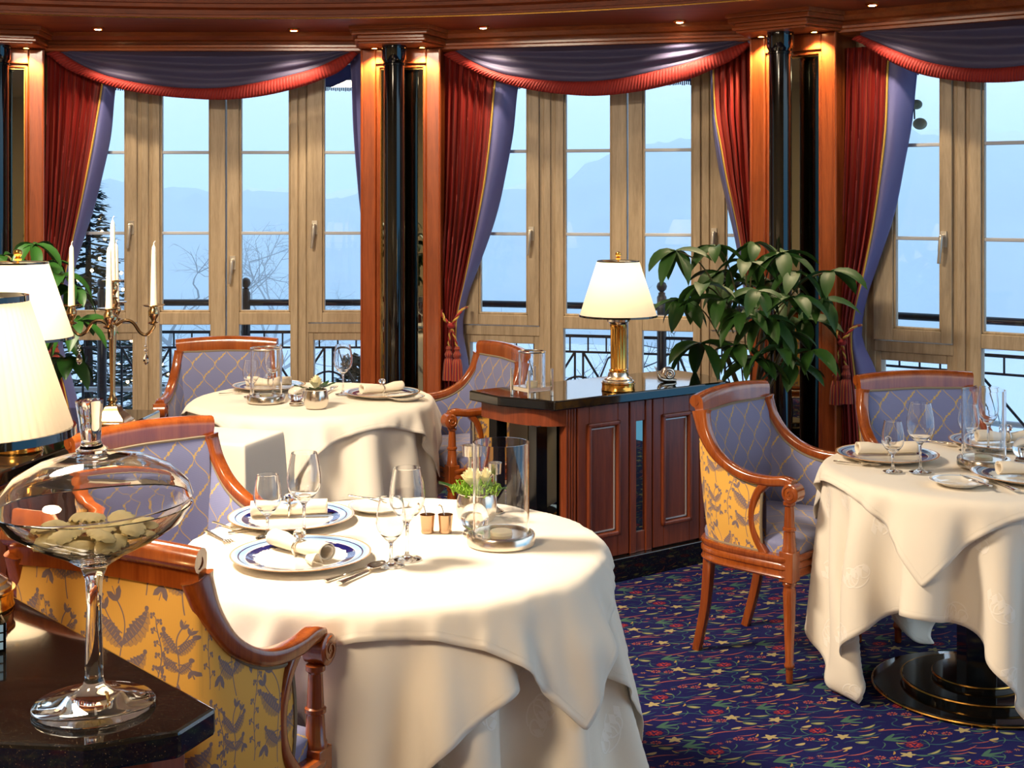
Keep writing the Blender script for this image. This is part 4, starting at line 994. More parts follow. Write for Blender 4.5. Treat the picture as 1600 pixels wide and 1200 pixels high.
for x0, x1 in ((SX(985), SX(1019)), (SX(1094), SX(1120))):
    st = MB(); w = x1-x0; st.box(x0, x0+w*.28, .036, .058, .10, HS-.042); st.box(x1-w*.28, x1, .036, .058, .10, HS-.042); st.box(x0+w*.28, x1-w*.28, .042, .058, .10, .19); st.box(x0+w*.28, x1-w*.28, .042, .058, .665, HS-.042)
    so = st.build('stile', M['cab'], t, smooth=False, bevel=.003); mi = MB(); mi.box(x0+w*.28, x1-w*.28, .048, .054, .19, .665); mi.build('mirror_strip', M['mirror'], so, smooth=False)
em = MB(); em.box(SX(884)-.006, SX(884), .07, D-.04, .10, HS-.09); em.build('end_mirror', M['mirror'], t, smooth=False)
ap = MB(); A0 = [(SX(884)+.0, .036), (.035-.02, .075), (-.035, .16), (-.055, .28), (-.055, D-.02)]
apc = catmull([(x, y, 0) for x, y in A0], 6); ap.grid([[(p.x, p.y, HS-.042), (p.x, p.y, HS-.115), (p.x+.02, p.y+.01, HS-.115), (p.x+.02, p.y+.01, HS-.042)] for p in apc], closed_v=True); ap.build('curved_apron', M['cab'], t)
for (x, y) in ((.035-.03, .12), (-.025, .36)):
    po = MB(); po.box(x-.028, x+.028, y-.028, y+.028, .0, HS-.115+.002); po.build('stone_post', M['black'], t, smooth=False, bevel=.002)
topslab([(-.09, .26), (0, .0), (.12, .0), (.12, D), (-.09, D)], 0, .035, 'base_slab', t)

# ------------------------------------------------------------------ counters at the left
HL = .86
e0, e1 = onz(0, 738, HL), onz(205, 661, HL); LB = Facet((e1.x, e1.y), (e0.x, e0.y))       # runs towards the camera, front face looks right
t = thing('counter', (LB.a.x, LB.a.y, 0), LB.rz(), 'wood panelled counter with black granite top along the left, under the far lamp', 'counter')
n_in = 1 if LB.n.x < 0 else -1
D2 = .62
topslab([(-.28, .02), (-.28, D2*n_in), (LB.L+.32, D2*n_in), (LB.L+.32, 0), (-.10, 0)] if n_in > 0 else [(-.28, -.02), (-.28, -D2), (LB.L+.32, -D2), (LB.L+.32, 0), (-.10, 0)], HL-.042, HL, 'granite_top', t)
bo = MB(); y0, y1 = sorted((.04*n_in, (D2-.03)*n_in)); bo.box(-.24, LB.L+.30, y0, y1, .1, HL-.042); bo.build('body', M['cab'], t, smooth=False, bevel=.003)
pb = MB(); y0, y1 = sorted((.03*n_in, (D2-.05)*n_in)); pb.box(-.22, LB.L+.28, y0, y1, 0, .1); pb.build('plinth', M['granite'], t, smooth=False)
for k in range(4):
    x0 = -.20+k*.32; d = MB(); yy = sorted((.018*n_in, .045*n_in)); d.box(x0, x0+.30, yy[0], yy[1], .13, HL-.06); do = d.build('door', M['cab'], t, smooth=False, bevel=.003)
    q = MB(); yy = sorted((.006*n_in, .03*n_in))
    for (u0, u1, v0, v1) in ((.05, .07, .20, .74), (.23, .25, .20, .74), (.05, .25, .20, .22), (.05, .25, .72, .74)): q.box(x0+u0, x0+u1, yy[0], yy[1], v0, v1)
    q.build('moulding', M['cab'], do, smooth=False, bevel=.005)
HG = .87
gp = [onz(0, 918, HG), onz(338, 1106, HG), onz(279, 1143, HG), onz(130, 1167, HG), onz(0, 1158, HG)]
g0 = gp[1]; poly = [(p.x-g0.x, p.y-g0.y) for p in gp]
dirb = (gp[0]-gp[1]).normalized(); poly[0] = tuple((gp[0]+dirb*.12-g0)[:2]); poly[-1] = tuple((gp[4]+Vector((-.42, .03, 0))-g0)[:2]); poly.append((poly[-1][0]-.02, poly[0][1]-.05)); 
t = thing('serving_counter', (g0.x, g0.y, 0), 0, 'black granite topped serving counter with cut corners, nearest the camera', 'counter')
topslab(poly, HG-.040, HG, 'granite_top', t)
cx = sum(p[0] for p in poly)/len(poly); cyy = sum(p[1] for p in poly)/len(poly); inn = [(cx+(p[0]-cx)*.86, cyy+(p[1]-cyy)*.86) for p in poly]
bm_ = MB(); bm_.prism(inn, .08, HG-.04); bm_.build('body', M['cab'], t, smooth=False, bevel=.003)
bm_ = MB(); bm_.prism([(cx+(p[0]-cx)*.8, cyy+(p[1]-cyy)*.8) for p in poly], 0, .08); bm_.build('plinth', M['granite'], t, smooth=False)

# ------------------------------------------------------------------ table lamps
def lamp(loc, label, dz=0, k=1.0, pleats=0, power=1.9):
    t = thing('table_lamp', loc, 0, label, 'lamp', 'lit table lamps')
    MB().lathe([(0, 0), (.071, 0), (.073, .003), (.073, .006), (.0705, .010), (.0705, .030), (.074, .033), (.074, .037), (0, .037)], 40).build('base', M['brass'], t)
    MB().lathe([(.0, .037), (.068, .037), (.068, .043), (.060, .047), (.060, .053), (.046, .062), (.044, .072), (.040, .080), (0, .080)], 40).build('stepped_foot', M['silver'], t)['label'] = 'silver stepped foot'
    H = .285+dz; fp = []; seg = 96
    P = [[((r-(.0035*(.5+.5*math.cos(16*2*PI*i/seg)) if 1 <= j <= 2 else 0))*math.cos(2*PI*i/seg), (r-(.0035*(.5+.5*math.cos(16*2*PI*i/seg)) if 1 <= j <= 2 else 0))*math.sin(2*PI*i/seg), z) for j, (r, z) in enumerate(((.036, .080), (.0335, .090), (.0335, H-.02), (.036, H-.008), (.036, H)))] for i in range(seg)]
    c = MB(); c.grid(P, closed_u=True); c.lathe([(.0335, .080), (.040, .084), (.040, .090), (.0335, .094)], 32); c.build('column', M['brass'], t)['label'] = 'fluted brass column'
    MB().lathe([(.0, H), (.036, H), (.040, H+.006), (.048, H+.012), (.050, H+.024), (.04, H+.030), (.012, H+.034), (.012, H+.06), (0, H+.06)], 32).build('capital', M['silver'], t)['label'] = 'silver capital'
    zb, zt = .320+dz, .320+dz+.237*k; rb, rt_ = .167*k, .090*k
    seg = 180; s_ = MB(); P = []
    for i in range(seg):
        a = 2*PI*i/seg; w = (1+.012*math.cos(a*60)) if pleats else 1; P.append([((rb+(rt_-rb)*v)*w*math.cos(a), (rb+(rt_-rb)*v)*w*math.sin(a), zb+(zt-zb)*v) for v in (0, .25, .5, .75, 1)])
    s_.grid(P, closed_u=True); s_.build('lamp_shade', M['shade'], t, angle=80)
    d = .010*k if pleats else .006; e_ = 1.014 if pleats else 1.0
    for pr_ in ([(rb*.985, zb-d*.4), (rb*1.012*e_, zb-d*.4), (rb*1.006*e_, zb+d), (rb*.98, zb+d)], [(rt_*.985, zt-d*.7), (rt_*1.02*e_, zt-d*.7), (rt_*1.014*e_, zt+d*.3), (rt_*.98, zt+d*.3)]):
        tr = MB(); tr.lathe(pr_, 80, closed=True); tr.build('shade_trim', M['black'], t)['label'] = 'black shade trim'
    fi = MB(); fi.tube([(0, 0, H+.05), (0, 0, zt+.012)], .004, 8)
    for q in range(3): fi.tube([(0, 0, zt-.004), (rt_*math.cos(q*2.094), rt_*math.sin(q*2.094), zt-.004)], .0022, 6)
    fi.lathe([(.0, zt+.004), (.010, zt+.006), (.012, zt+.012), (.006, zt+.016), (.011, zt+.021), (.0135, zt+.029), (.011, zt+.037), (0, zt+.041)], 20); fi.build('finial', M['brass'], t)
    bl = MB(); bl.sphere((0, 0, zb+.09), (.026, .026, .038)); bl.build('bulb', M['lampbulb'], t)
    l = bpy.data.lights.new('lamp_bulb', 'POINT'); l.energy = power; l.color = (1, .84, .64); l.shadow_soft_size = .05
    lo = bpy.data.objects.new('bulb_lamp', l); COL.objects.link(lo); lo.parent = t; lo.location = (0, 0, zb+.15)
    return t
p = onz(966, 610, HS); lamp((p.x, p.y, HS), 'lit brass table lamp with cream shade on the middle sideboard')
lamp((at(28, HZ, 4.0).x, 4.0, HL), 'lit brass table lamp on the left counter, partly behind the pleated lamp', .02, .97)
lamp((at(-43, HZ, 2.42).x, 2.42, HG), 'lit table lamp with large pleated shade, nearest the camera', .0, 1.06, 1, 1.0)

# ------------------------------------------------------------------ candelabra
p = onz(176, 664, HL); t = thing('candelabra', (p.x, p.y, HL), .02, 'tall five armed silver candelabra with ivory candles on the left counter', 'candelabra')
B = MB(); sq = lambda r, z: [(r, r, z), (-r, r, z), (-r, -r, z), (r, -r, z)]
B.grid([sq(r, z) for r, z in ((.058, 0), (.060, .006), (.058, .014), (.052, .018), (.046, .028), (.030, .045), (.024, .060), (.020, .066), (.012, .070))], closed_v=True); B._add(sq(.058, 0), [(3, 2, 1, 0)])
B.build('foot', M['bronze'], t, bevel=.002)
MB().lathe([(.012, .066), (.010, .075), (.016, .085), (.010, .098), (.0085, .12), (.0125, .30), (.015, .335), (.010, .345), (.018, .355), (.018, .365), (.009, .375), (.016, .395), (.020, .41), (.012, .425), (.010, .44), (.015, .45), (.008, .462), (.008, .475), (.022, .480), (.022, .484), (.008, .488)], 24).build('stem', M['bronze'], t)
def sconce(x, y, z0, z, arm=None, lab='tall ivory taper candle at the centre top of the candelabra'):
    if arm:
        m_ = MB(); m_.tube(catmull(arm, 7), .0055, 8)
        a = m_.build('arm', M['bronze'], t)
    else: a = t
    m_ = MB(); m_.lathe([(0, z0), (.010, z0), (.020, z0+.006), (.008, z0+.012), (.009, z0+.018), (.0165, z0+.030), (.018, z0+.045), (.012, z0+.056), (.012, z0+.060), (.030, z0+.062), (.037, z0+.066), (.036, z0+.068), (.012, z0+.066), (0, z0+.066)], 24, c=(x, y, 0)); so = m_.build('candle_cup', M['bronze'], a if arm else t)
    zc = z0+.0662; c = MB(); c.lathe([(0, 0), (.0115, 0), (.0075, .18), (.0062, .195), (.002, .203), (0, .203)], 18); ca = c.build('candle', M['wax']); ca.location = t.matrix_basis @ Vector((x, y, zc)) if False else Vector(t.location)+Matrix.Rotation(.02, 3, 'Z') @ Vector((x, y, zc)); setp(ca, lab, 'candle', 'candles in the candelabra')
    w_ = MB(); w_.tube([(0, 0, .20), (.001, 0, .211), (.005, 0, .216)], .0014, 5); w_.build('wick', M['wick'], ca)
sconce(0, 0, .422, .488)
for k in range(4):
    a = math.radians((0, 101, 180, 281)[k]); c, s = math.cos(a), math.sin(a); R_ = .138
    arm = [(c*.012, s*.012, .335), (c*.04, s*.04, .352), (c*.068, s*.068, .345), (c*.092, s*.092, .312), (c*.115, s*.115, .305), (c*R_, s*R_, .330), (c*R_, s*R_, .352)]
    sconce(c*R_, s*R_, .338, 0, arm, 'ivory taper candle on the %s arm of the candelabra' % ('outer right', 'rear', 'outer left, beside the lamp shade,', 'front')[k])
for k in (0, 2):
    a = math.radians((0, 0, 180)[k]); c, s = math.cos(a)*.112, math.sin(a)*.112; m_ = MB()
    m_.tube([(c, s, .302), (c, s, .272)], .0008, 4)
    for z, r in ((.266, .006), (.252, .007)): m_._add([(c+r, s, z), (c, s+r, z), (c-r, s, z), (c, s-r, z), (c, s, z+r), (c, s, z-r)], [(0, 1, 4), (1, 2, 4), (2, 3, 4), (3, 0, 4), (1, 0, 5), (2, 1, 5), (3, 2, 5), (0, 3, 5)])
    m_.lathe([(0, .243), (.004, .238), (.010, .222), (.0095, .213), (.005, .205), (0, .202)], 8, c=(c, s, 0)); m_.build('crystal_drop', M['crystal'], t, smooth=False)

# ------------------------------------------------------------------ covered glass compote
p = onz(147, 1106, HG); t = thing('glass_compote', (p.x, p.y, HG), 0, 'large covered glass compote on a tall stem filled with pasta', 'compote')
outer = [(0, .003), (.086, .003), (.0885, .0055), (.086, .009), (.06, .014), (.03, .024), (.016, .034), (.0135, .045), (.0125, .09), (.0105, .15), (.0125, .19), (.020, .210), (.045, .226), (.09, .248), (.125, .272), (.1415, .298)]
inner = [(.1390, .299), (.1225, .2755), (.088, .2525), (.045, .2315), (.02, .219), (0, .214)]
MB().lathe(outer+inner, 64).build('bowl', M['glass'], t, angle=60)
li = MB(); li.M = Matrix.Translation((0, 0, .3005)) @ Euler((0, math.radians(-2.6), 0)).to_matrix().to_4x4()
prof = [(.1400, .000), (.1430, .003), (.137, .022), (.112, .048), (.075, .066), (.040, .074), (.021, .077), (.023, .082), (.016, .087), (.014, .094), (.0165, .125), (.020, .152), (.0195, .154), (0, .152)]
pin = [(0, .0700), (.040, .0700), (.074, .062), (.110, .0445), (.134, .020), (.1385, .003)]
li.lathe(pin[::-1][0:1]+prof+pin[:0]+[], 64) if False else None
P = [[(r*math.cos(2*PI*i/64), r*math.sin(2*PI*i/64), z) for r, z in prof+pin] for i in range(64)]
li.grid(P, closed_u=True, closed_v=True); li.build('lid', M['glass'], t, angle=60)
def pasta(i, x, y, z, rz, tilt):
    m_ = MB(); n = 14; P = []
    for q in range(n+1):
        v = -1+2*q/n; row = []
        for j in range(9):
            w = -1+2*j/8; rr = math.sqrt(max(0, 1-.85*v*v)); ed = max(abs(w), abs(v)**3); wav = .0022*math.sin(9*PI*v)*max(0, abs(w)-.55)/.45
            row.append((v*.027, w*.019*rr, .0075*(1-ed)**.7+wav))
        P.append(row)
    m_.grid(P); m_.grid([[(p[0], p[1], -.25*p[2]) for p in r] for r in P]); o = m_.build('pasta_piece', M['pasta'], None); o.location = (x, y, z); o.rotation_euler = (tilt, tilt*.6, rz); return o
first = None; rs = np.random.RandomState(21); k = 0
lay = [(.236, 3, .020), (.2445, 6, .046), (.2555, 9, .074), (.262, 5, .03), (.2665, 8, .068)]
spots_ = ['near the rim at the front', 'in the middle of the bowl', 'low in the bowl by the stem']
for z, nn, rad in lay:
    for q in range(nn):
        a = 2*PI*q/nn+z*40
        if first is None: o = first = pasta(0, 0, 0, 0, 0, 0)
        else: o = first.copy(); COL.objects.link(o)
        o.location = (p.x+rad*math.cos(a), p.y+rad*math.sin(a), HG+z); o.rotation_euler = (rs.uniform(-.25, .25), rs.uniform(-.25, .25), rs.uniform(0, 6)); setp(o, 'pale filled pasta parcel inside the covered glass compote', 'pasta', 'pasta parcels in the glass compote')

# ------------------------------------------------------------------ money tree plants
def plant(loc, label, stems, tiers, seed, mat, pot_h=.28, pot_r=.15, square=False, down=1.0):
    t = thing('potted_plant', loc, 0, label, 'plant'); rs = np.random.RandomState(seed)
    m_ = MB()
    if square: m_.box(-pot_r, pot_r, -pot_r, pot_r, 0, pot_h)
    else: m_.lathe([(0, 0), (pot_r*.75, 0), (pot_r, pot_h), (pot_r*1.06, pot_h), (pot_r*1.06, pot_h-.03), (pot_r*.9, pot_h-.035)], 28)
    m_.build('planter', M['pot'], t, bevel=.004 if square else 0)
    s_ = MB(); s_.lathe([(0, pot_h-.03), (pot_r*.95, pot_h-.03)], 20); s_.build('soil', M['soil'], t)
    st = MB(); fo = MB()
    def leaf(c, d, L, W, droop):
        d = d.normalized(); side = d.cross(Vector((0, 0, 1))); side = side.normalized() if side.length > .05 else Vector((1, 0, 0)); n = 6; P = []; p_ = Vector(c); dd = d.copy(); tw = rs.uniform(-.5, .5)
        for q in range(n+1):
            v = q/n; w = W*math.sin(PI*min(1, .06+v*.94))**.85*(1-.18*v); up_ = side.cross(dd).normalized(); sd = (side*math.cos(tw)+up_*math.sin(tw)); nr = sd.cross(dd)
            P.append([p_-sd*w+nr*w*.32, p_-sd*w*.5+nr*w*.10, p_, p_+sd*w*.5+nr*w*.10, p_+sd*w+nr*w*.32]); p_ = p_+dd*L/n; dd = (dd+Vector((0, 0, -droop/n))).normalized()
        fo.grid(P)
    for (x0, y0, pts) in stems: st.tube(catmull(pts, 5), [.016*(1-.6*k/(len(pts)*5)) for k in range((len(pts)-1)*5+1)], 7)
    for (q, org, L) in tiers:
        q = Vector(q); org = Vector(org); mid = org.lerp(q, .5)+Vector((0, 0, .06)); st.tube(catmull([org, mid, q], 5), .0038, 5); out = (q-org); out.z = 0; out = out.normalized() if out.length > .01 else Vector((1, 0, 0))
        nl = rs.randint(5, 8); base = math.atan2(out.y, out.x)
        for k in range(nl):
            a = base+(k-(nl-1)/2)*(2*PI/nl)*.92+rs.uniform(-.15, .15); el = rs.uniform(-.35, .25)*down-.05
            leaf(q, Vector((math.cos(a)*math.cos(el), math.sin(a)*math.cos(el), math.sin(el))), L*rs.uniform(.85, 1.2), L*.20, rs.uniform(.9, 2.0)*down)
    st.build('stem', M['stem'], t); fo.build('foliage', mat, t, merge=False, angle=60); return t
PB = Vector((1.10, 6.28, 0))
def rel(px, py, d): return at(px, py, d)-PB
tiers = []; rs = np.random.RandomState(2)
hubs = [(1056, 392, 6.2), (1118, 385, 6.25), (1100, 445, 6.1), (1068, 470, 6.2), (1130, 468, 6.05), (1165, 410, 6.2), (1180, 380, 6.3), (1222, 395, 6.2), (1245, 425, 6.1), (1297, 424, 6.05), (1240, 465, 6.0), (1205, 440, 6.3), (1160, 490, 6.0), (1195, 500, 6.05), (1230, 520, 6.1), (1145, 440, 6.4), (1096, 537, 6.1), (1210, 470, 6.5), (1250, 500, 6.3), (1185, 455, 5.95), (1125, 425, 6.45), (1150, 540, 6.05), (1215, 545, 6.0), (1268, 548, 6.05), (1180, 562, 6.1), (1240, 570, 6.15), (1280, 470, 6.15)]
for px, py, d in hubs:
    q = rel(px, py, d); zz = max(.72, q.z-.24); tiers.append((q, Vector((.10*(px-1150)/100, .03*(d-6.2), zz)), rs.uniform(.17, .23)))
stems = [(0, 0, [(.0, 0, .25), (.03, .0, .55), (-.10, -.02, .95), (-.06, -.02, 1.15)]), (0, 0, [(.03, 0, .25), (.05, 0, .6), (.09, .0, .95), (.08, 0, 1.25)]), (0, 0, [(.05, 0, .25), (.07, 0, .6), (.20, .02, .95), (.22, 0, 1.2)])]
plant(tuple(PB), 'leafy green money tree plant behind the sideboard, in front of the black column', stems, tiers, 4, M['leaf'], .30, .16)
PB = Vector((at(45, HZ, 4.75).x, 4.75, HL)); tiers = []
for px, py, d in ((53, 382, 4.7), (20, 420, 4.8), (95, 430, 4.75), (8, 400, 4.9), (112, 452, 4.8), (125, 500, 4.75), (70, 410, 4.9), (-30, 400, 4.7), (90, 520, 4.8), (60, 460, 4.9), (100, 560, 4.85)):
    q = rel(px, py, d); tiers.append((q, Vector((.05*(px-45)/60, 0, max(.1, q.z-.16))), rs.uniform(.13, .17)))
plant(tuple(PB), 'green leafy plant in a dark square planter on the left counter, behind the lamps', [(0, 0, [(0, 0, .05), (.01, 0, .2), (.03, 0, .36)]), (0, 0, [(-.02, 0, .05), (-.04, 0, .2), (-.06, 0, .4)])], tiers, 9, M['leaf2'], .10, .065, True, 1.1)
# ------------------------------------------------------------------ draped table linen (small cloth solver)
def drape(R, a, rot, n, H, lift, env=None, off=(0, 0), steps=170, iters=10, seed=1, gap=.004, keep=()):
    rs = np.random.RandomState(seed); g = np.linspace(-a, a, n); U, V = np.meshgrid(g, g, indexing='ij'); c, s = math.cos(rot), math.sin(rot)
    X = np.zeros((n, n, 3)); X[..., 0] = U*c-V*s+off[0]; X[..., 1] = U*s+V*c+off[1]; X[..., 2] = lift; h = 2*a/(n-1)
    r0 = np.hypot(X[..., 0], X[..., 1]); X[..., 2] -= np.maximum(0, r0-R)*.25; X += rs.normal(0, .0015, X.shape)*(r0 > R)[..., None]
    pin = r0 < R*.93; P0 = X.copy(); P0[..., 2] = lift; X[pin] = P0[pin]; Xp = X.copy(); dt = .02
    w = np.where(pin, 0., 1.)
    def cons(A, B, L, k):
        sa, sb = (X[A], X[B]); d = sb-sa; l = np.sqrt((d*d).sum(-1))+1e-9; wa, wb = w[A], w[B]; ws = wa+wb; ws = np.where(ws == 0, 1, ws)
        cc = (k*(l-L)/l/ws)[..., None]*d; X[A] += cc*wa[..., None]; X[B] -= cc*wb[..., None]
    S = slice
    def pairs(di, dj):
        out = []
        A = [(S(0, n-di), S(max(0, -dj), n-max(0, dj)))]
        for par in range(2):
            if di:
                st = 2*di
                for o in (range(par*di, par*di+1)):
                    ia = np.arange(n-di); ia = ia[(ia//di) % 2 == par]
                    ja = np.arange(max(0, -dj), n-max(0, dj)); out.append((np.ix_(ia, ja), np.ix_(ia+di, ja+dj)))
            else:
                ja = np.arange(n-dj); ja = ja[(ja//dj) % 2 == par]; ia = np.arange(n); out.append((np.ix_(ia, ja), np.ix_(ia, ja+dj)))
        return out
    ST = pairs(1, 0)+pairs(0, 1); SH = pairs(1, 1)+pairs(1, -1); BE = pairs(3, 0)+pairs(0, 3)
    for it in range(steps):
        v = (X-Xp)*(.965 if it < steps*.75 else .90); Xp = X.copy(); X = X+v*w[..., None]; X[..., 2] -= 9.8*dt*dt*.5*w
        for q in range(iters):
            for A, B in ST: cons(A, B, h, 1.0)
            for A, B in SH: cons(A, B, h*1.41421, .35)
            if q % 2 == 0:
                for A, B in BE: cons(A, B, 3*h, .10)
            r = np.hypot(X[..., 0], X[..., 1])+1e-9; z = X[..., 2]; lim = np.where(z > -.03, R, .10)
            if env is not None:
                ti = ((np.arctan2(X[..., 1], X[..., 0])/(2*PI)+1) % 1*env.shape[0]).astype(int) % env.shape[0]; zi = np.clip((-z/H*env.shape[1]).astype(int), 0, env.shape[1]-1)
                lim = np.maximum(lim, env[ti, zi]+gap)
            ins = (r < lim) & (z < lift); pr = lim-r; pz = lift-z; up = ins & ((pz < pr*.6) & (r < R+.012)); out = ins & ~up
            X[..., 2] = np.where(up, lift, X[..., 2]); f = np.where(out & (w > 0), lim/r, 1.0)
            f = np.where(out & (z < lift-.004), 1+(f-1)*.6, 1.0)
            X[..., 0] *= f; X[..., 1] *= f
            for kx, ky, kz, kr in keep:
                ra = math.hypot(kx, ky); ex, ey = kx/ra, ky/ra; rad = X[..., 0]*ex+X[..., 1]*ey; tan = np.abs(X[..., 1]*ex-X[..., 0]*ey)
                lm = np.maximum(max(ra-kr, R+.008)+np.maximum(0, tan-kr*.9)*1.1, np.minimum(lim, R+.05)); hit = (tan < kr*2.0) & (np.abs(X[..., 2]-kz) < kr*1.1) & (rad > lm) & (w > 0) & (X[..., 2] < lift-.012)
                if hit.any(): dl = np.clip((lm-rad)*hit*.7, -.006, 0); X[..., 0] += dl*ex; X[..., 1] += dl*ey; Xp[..., 0] += dl*ex; Xp[..., 1] += dl*ey
            fl_ = X[..., 2] < -H+.006
            if fl_.any(): X[..., 2] = np.where(fl_, -H+.006, X[..., 2]); Xp[fl_, :2] = X[fl_, :2]
    return X, g
def envelope(X, R, H, nt=200, nz=48, env=None):
    E = np.full((nt, nz), .10)
    if env is not None: E = np.maximum(E, env)
    pts = [X, (X[1:]+X[:-1])/2, (X[:, 1:]+X[:, :-1])/2, (X[1:, 1:]+X[:-1, :-1])/2]
    for p in pts:
        p = p.reshape(-1, 3); r = np.hypot(p[:, 0], p[:, 1]); k = (r > R-.02) & (p[:, 2] < -.004); p = p[k]; r = r[k]
        ti = ((np.arctan2(p[:, 1], p[:, 0])/(2*PI)+1) % 1*nt).astype(int) % nt; zi = np.clip((-p[:, 2]/H*nz).astype(int), 0, nz-1); np.maximum.at(E, (ti, zi), r)
    D = E.copy()
    for dt_ in (-2, -1, 1, 2): D = np.maximum(D, np.roll(E, dt_, 0))
    D2 = D.copy(); D2[:, 1:] = np.maximum(D2[:, 1:], D[:, :-1]); D2[:, :-1] = np.maximum(D2[:, :-1], D[:, 1:])
    return D2
def cloth_obj(name, X, g, a, centre, H, mat, label, group, sub=1):
    n = X.shape[0]; m_ = MB(); P = [[tuple(X[i, j]) for j in range(n)] for i in range(n)]; uv = [[(float(g[i]), float(g[j])) for j in range(n)] for i in range(n)]
    m_.grid(P, uv); o = m_.build(name, mat, None, angle=180, loc=(centre[0], centre[1], H), merge=False)
    o['hem'] = float(a); o.modifiers.new('subsurf', 'SUBSURF').levels = sub; o.modifiers['subsurf'].render_levels = sub
    s_ = o.modifiers.new('solidify', 'SOLIDIFY'); s_.thickness = .0022; s_.offset = 1
    # stitched hem, a narrow band of its own just proud of the cloth edge
    setp(o, label, 'tablecloth', group); return o
HT = .724
def table(centre, R, which, layers, seed):
    t = thing('round_table', (centre[0], centre[1], 0), 0, 'round pedestal table on a stepped black base, '+which, 'table')
    MB().lathe([(0, HT-.03), (R-.03, HT-.03), (R-.012, HT-.026), (R-.012, HT-.012), (R-.022, HT-.006), (0, HT-.006)], 64).build('table_top', M['cab'], t)
    b = MB(); b.lathe([(0, 0), (.33, 0), (.335, .008), (.33, .016), (.24, .018), (.24, .034), (.235, .04), (.14, .042), (.14, .06), (0, .06)], 56); b.build('pedestal_base', M['black'], t)
    e = MB()
    for r, z in ((.334, .009), (.24, .035), (.14, .055)): e.tube([(r*math.cos(q), r*math.sin(q), z) for q in [2*PI*k/60 for k in range(60)]], .004, 6, closed=True)
    e.build('brass_ring', M['brass'], t)
    c = MB(); c.box(-.05, .05, -.05, .05, .05, HT-.03); c.build('pedestal_column', M['black'], t, smooth=False, bevel=.003)
    keep = []
    for ch_ in CHAIRS:
        for s in (-1, 1):
            for (lx, ly, lz) in ((.262, .15, .630), (.262, .155, .600), (.262, .09, .655), (.260, .02, .655), (.262, .135, .54), (.262, .135, .48), (.262, .135, .42), (.262, .135, .36), (.262, .135, .28), (.262, .135, .20), (.262, .135, .12)):
                p = Matrix.LocRotScale(ch_.location, ch_.rotation_euler, ch_.scale) @ Vector((s*lx, ly, lz)); q = p-Vector((centre[0], centre[1], HT))
                if math.hypot(q.x, q.y) < R+.25: keep.append((q.x, q.y, q.z, (.046 if lz > .57 else .040)))
    env = None; z = .0015
    for k, (a, deg, n, off, mat, lab, gap) in enumerate(layers):
        X, g = drape(R, a, math.radians(deg), n, HT, z, env, off, seed=seed+k, steps=150, gap=gap, keep=keep)
        if k < len(layers)-1: env = envelope(X, R, HT, env=env)
        cloth_obj('tablecloth', X, g, a, centre, HT, mat, lab, None); z += .0035
T1 = (-.300, 3.404); T2 = (-.895, 5.93); T3 = (1.535, 4.37); R1, R2, R3 = .54, .545, .50
table(T1, R1, 'nearest the camera', [(1.04, 20, 65, (0, 0), M['damask'], 'long damask cloth reaching the floor on the near table', .004), (.69, 44, 55, (.015, 0), M['cloth'], 'middle white cloth hanging low around the near table', .006), (.585, 4, 51, (.01, -.01), M['cloth'], 'top white cloth of the near table, corners hanging over its edge', .006)], 3)
table(T2, R2, 'by the left window', [(.86, 30, 53, (0, 0), M['cloth'], 'long white cloth falling to the carpet from the far table', .004), (.58, 38, 45, (.03, .0), M['cloth'], 'short white top cloth of the far table by the left window', .006)], 13)
table(T3, R3, 'at the right of the room', [(.80, 52, 57, (-.06, .02), M['damask'], 'long cloth of the right table, one corner touching the carpet', .004), (.51, 10, 49, (-.01, -.01), M['cloth'], 'top white cloth of the right table, point hanging at the front', .006)], 23)
HC = HT+.0015+.0035*3
# small square table under a cloth between the chairs
def square_cloth():
    c = Vector((-1.066, 4.957, 0)); t = thing('side_table', (c.x, c.y, 0), -.305, 'small square side table hidden under a white cloth beside the far table', 'table'); w = .15
    m_ = MB(); m_.box(-w, w, -w, w, .705, .735); m_.build('table_top', M['cab'], t, smooth=False)
    for sx in (-1, 1):
        for sy in (-1, 1): l = MB(); l.box(sx*(w-.03)-.015, sx*(w-.03)+.015, sy*(w-.03)-.015, sy*(w-.03)+.015, 0, .705); l.build('leg', M['cab'], t, smooth=False)
    rs = np.random.RandomState(4); P = []; n = 96; uv = []
    ring = []
    for k in range(n):
        q = k/n*4; s = int(q); f_ = q-s; d = ((-1, -1), (1, -1), (1, 1), (-1, 1)); a, b = d[s], d[(s+1) % 4]; ring.append((a[0]+(b[0]-a[0])*f_, a[1]+(b[1]-a[1])*f_, min(f_, 1-f_)))
    rows = []
    for j, (k_, z) in enumerate(((0.0, .7385), (.5, .7385), (.96, .7385), (1.0, .7365), (1.02, .725), (1.04, .65), (1.06, .55), (1.08, .45), (1.10, .33), (1.12, .22))):
        r_ = []
        for i, (x, y, e) in enumerate(ring):
            dpt = max(0, .7365-z); fl_ = 1+dpt*(.55*max(0, .14-e)*2.2+.05*math.sin(i*.9)*min(1, dpt*3)); r_.append((x*(w+.004)*k_*fl_, y*(w+.004)*k_*fl_, z+(.05*dpt*(e*2-.4) if z < .5 else 0)))
        rows.append(r_); uv.append([(i*.0125, j*.08) for i in range(n)])
    m_ = MB(); m_.grid(rows, None, closed_v=True); o = m_.build('tablecloth', M['cloth'], None, angle=180, loc=(c.x, c.y, 0), sub=1); o.rotation_euler = (0, 0, -.305)
    setp(o, 'white cloth over the small square side table beside the far table', 'tablecloth')
square_cloth()

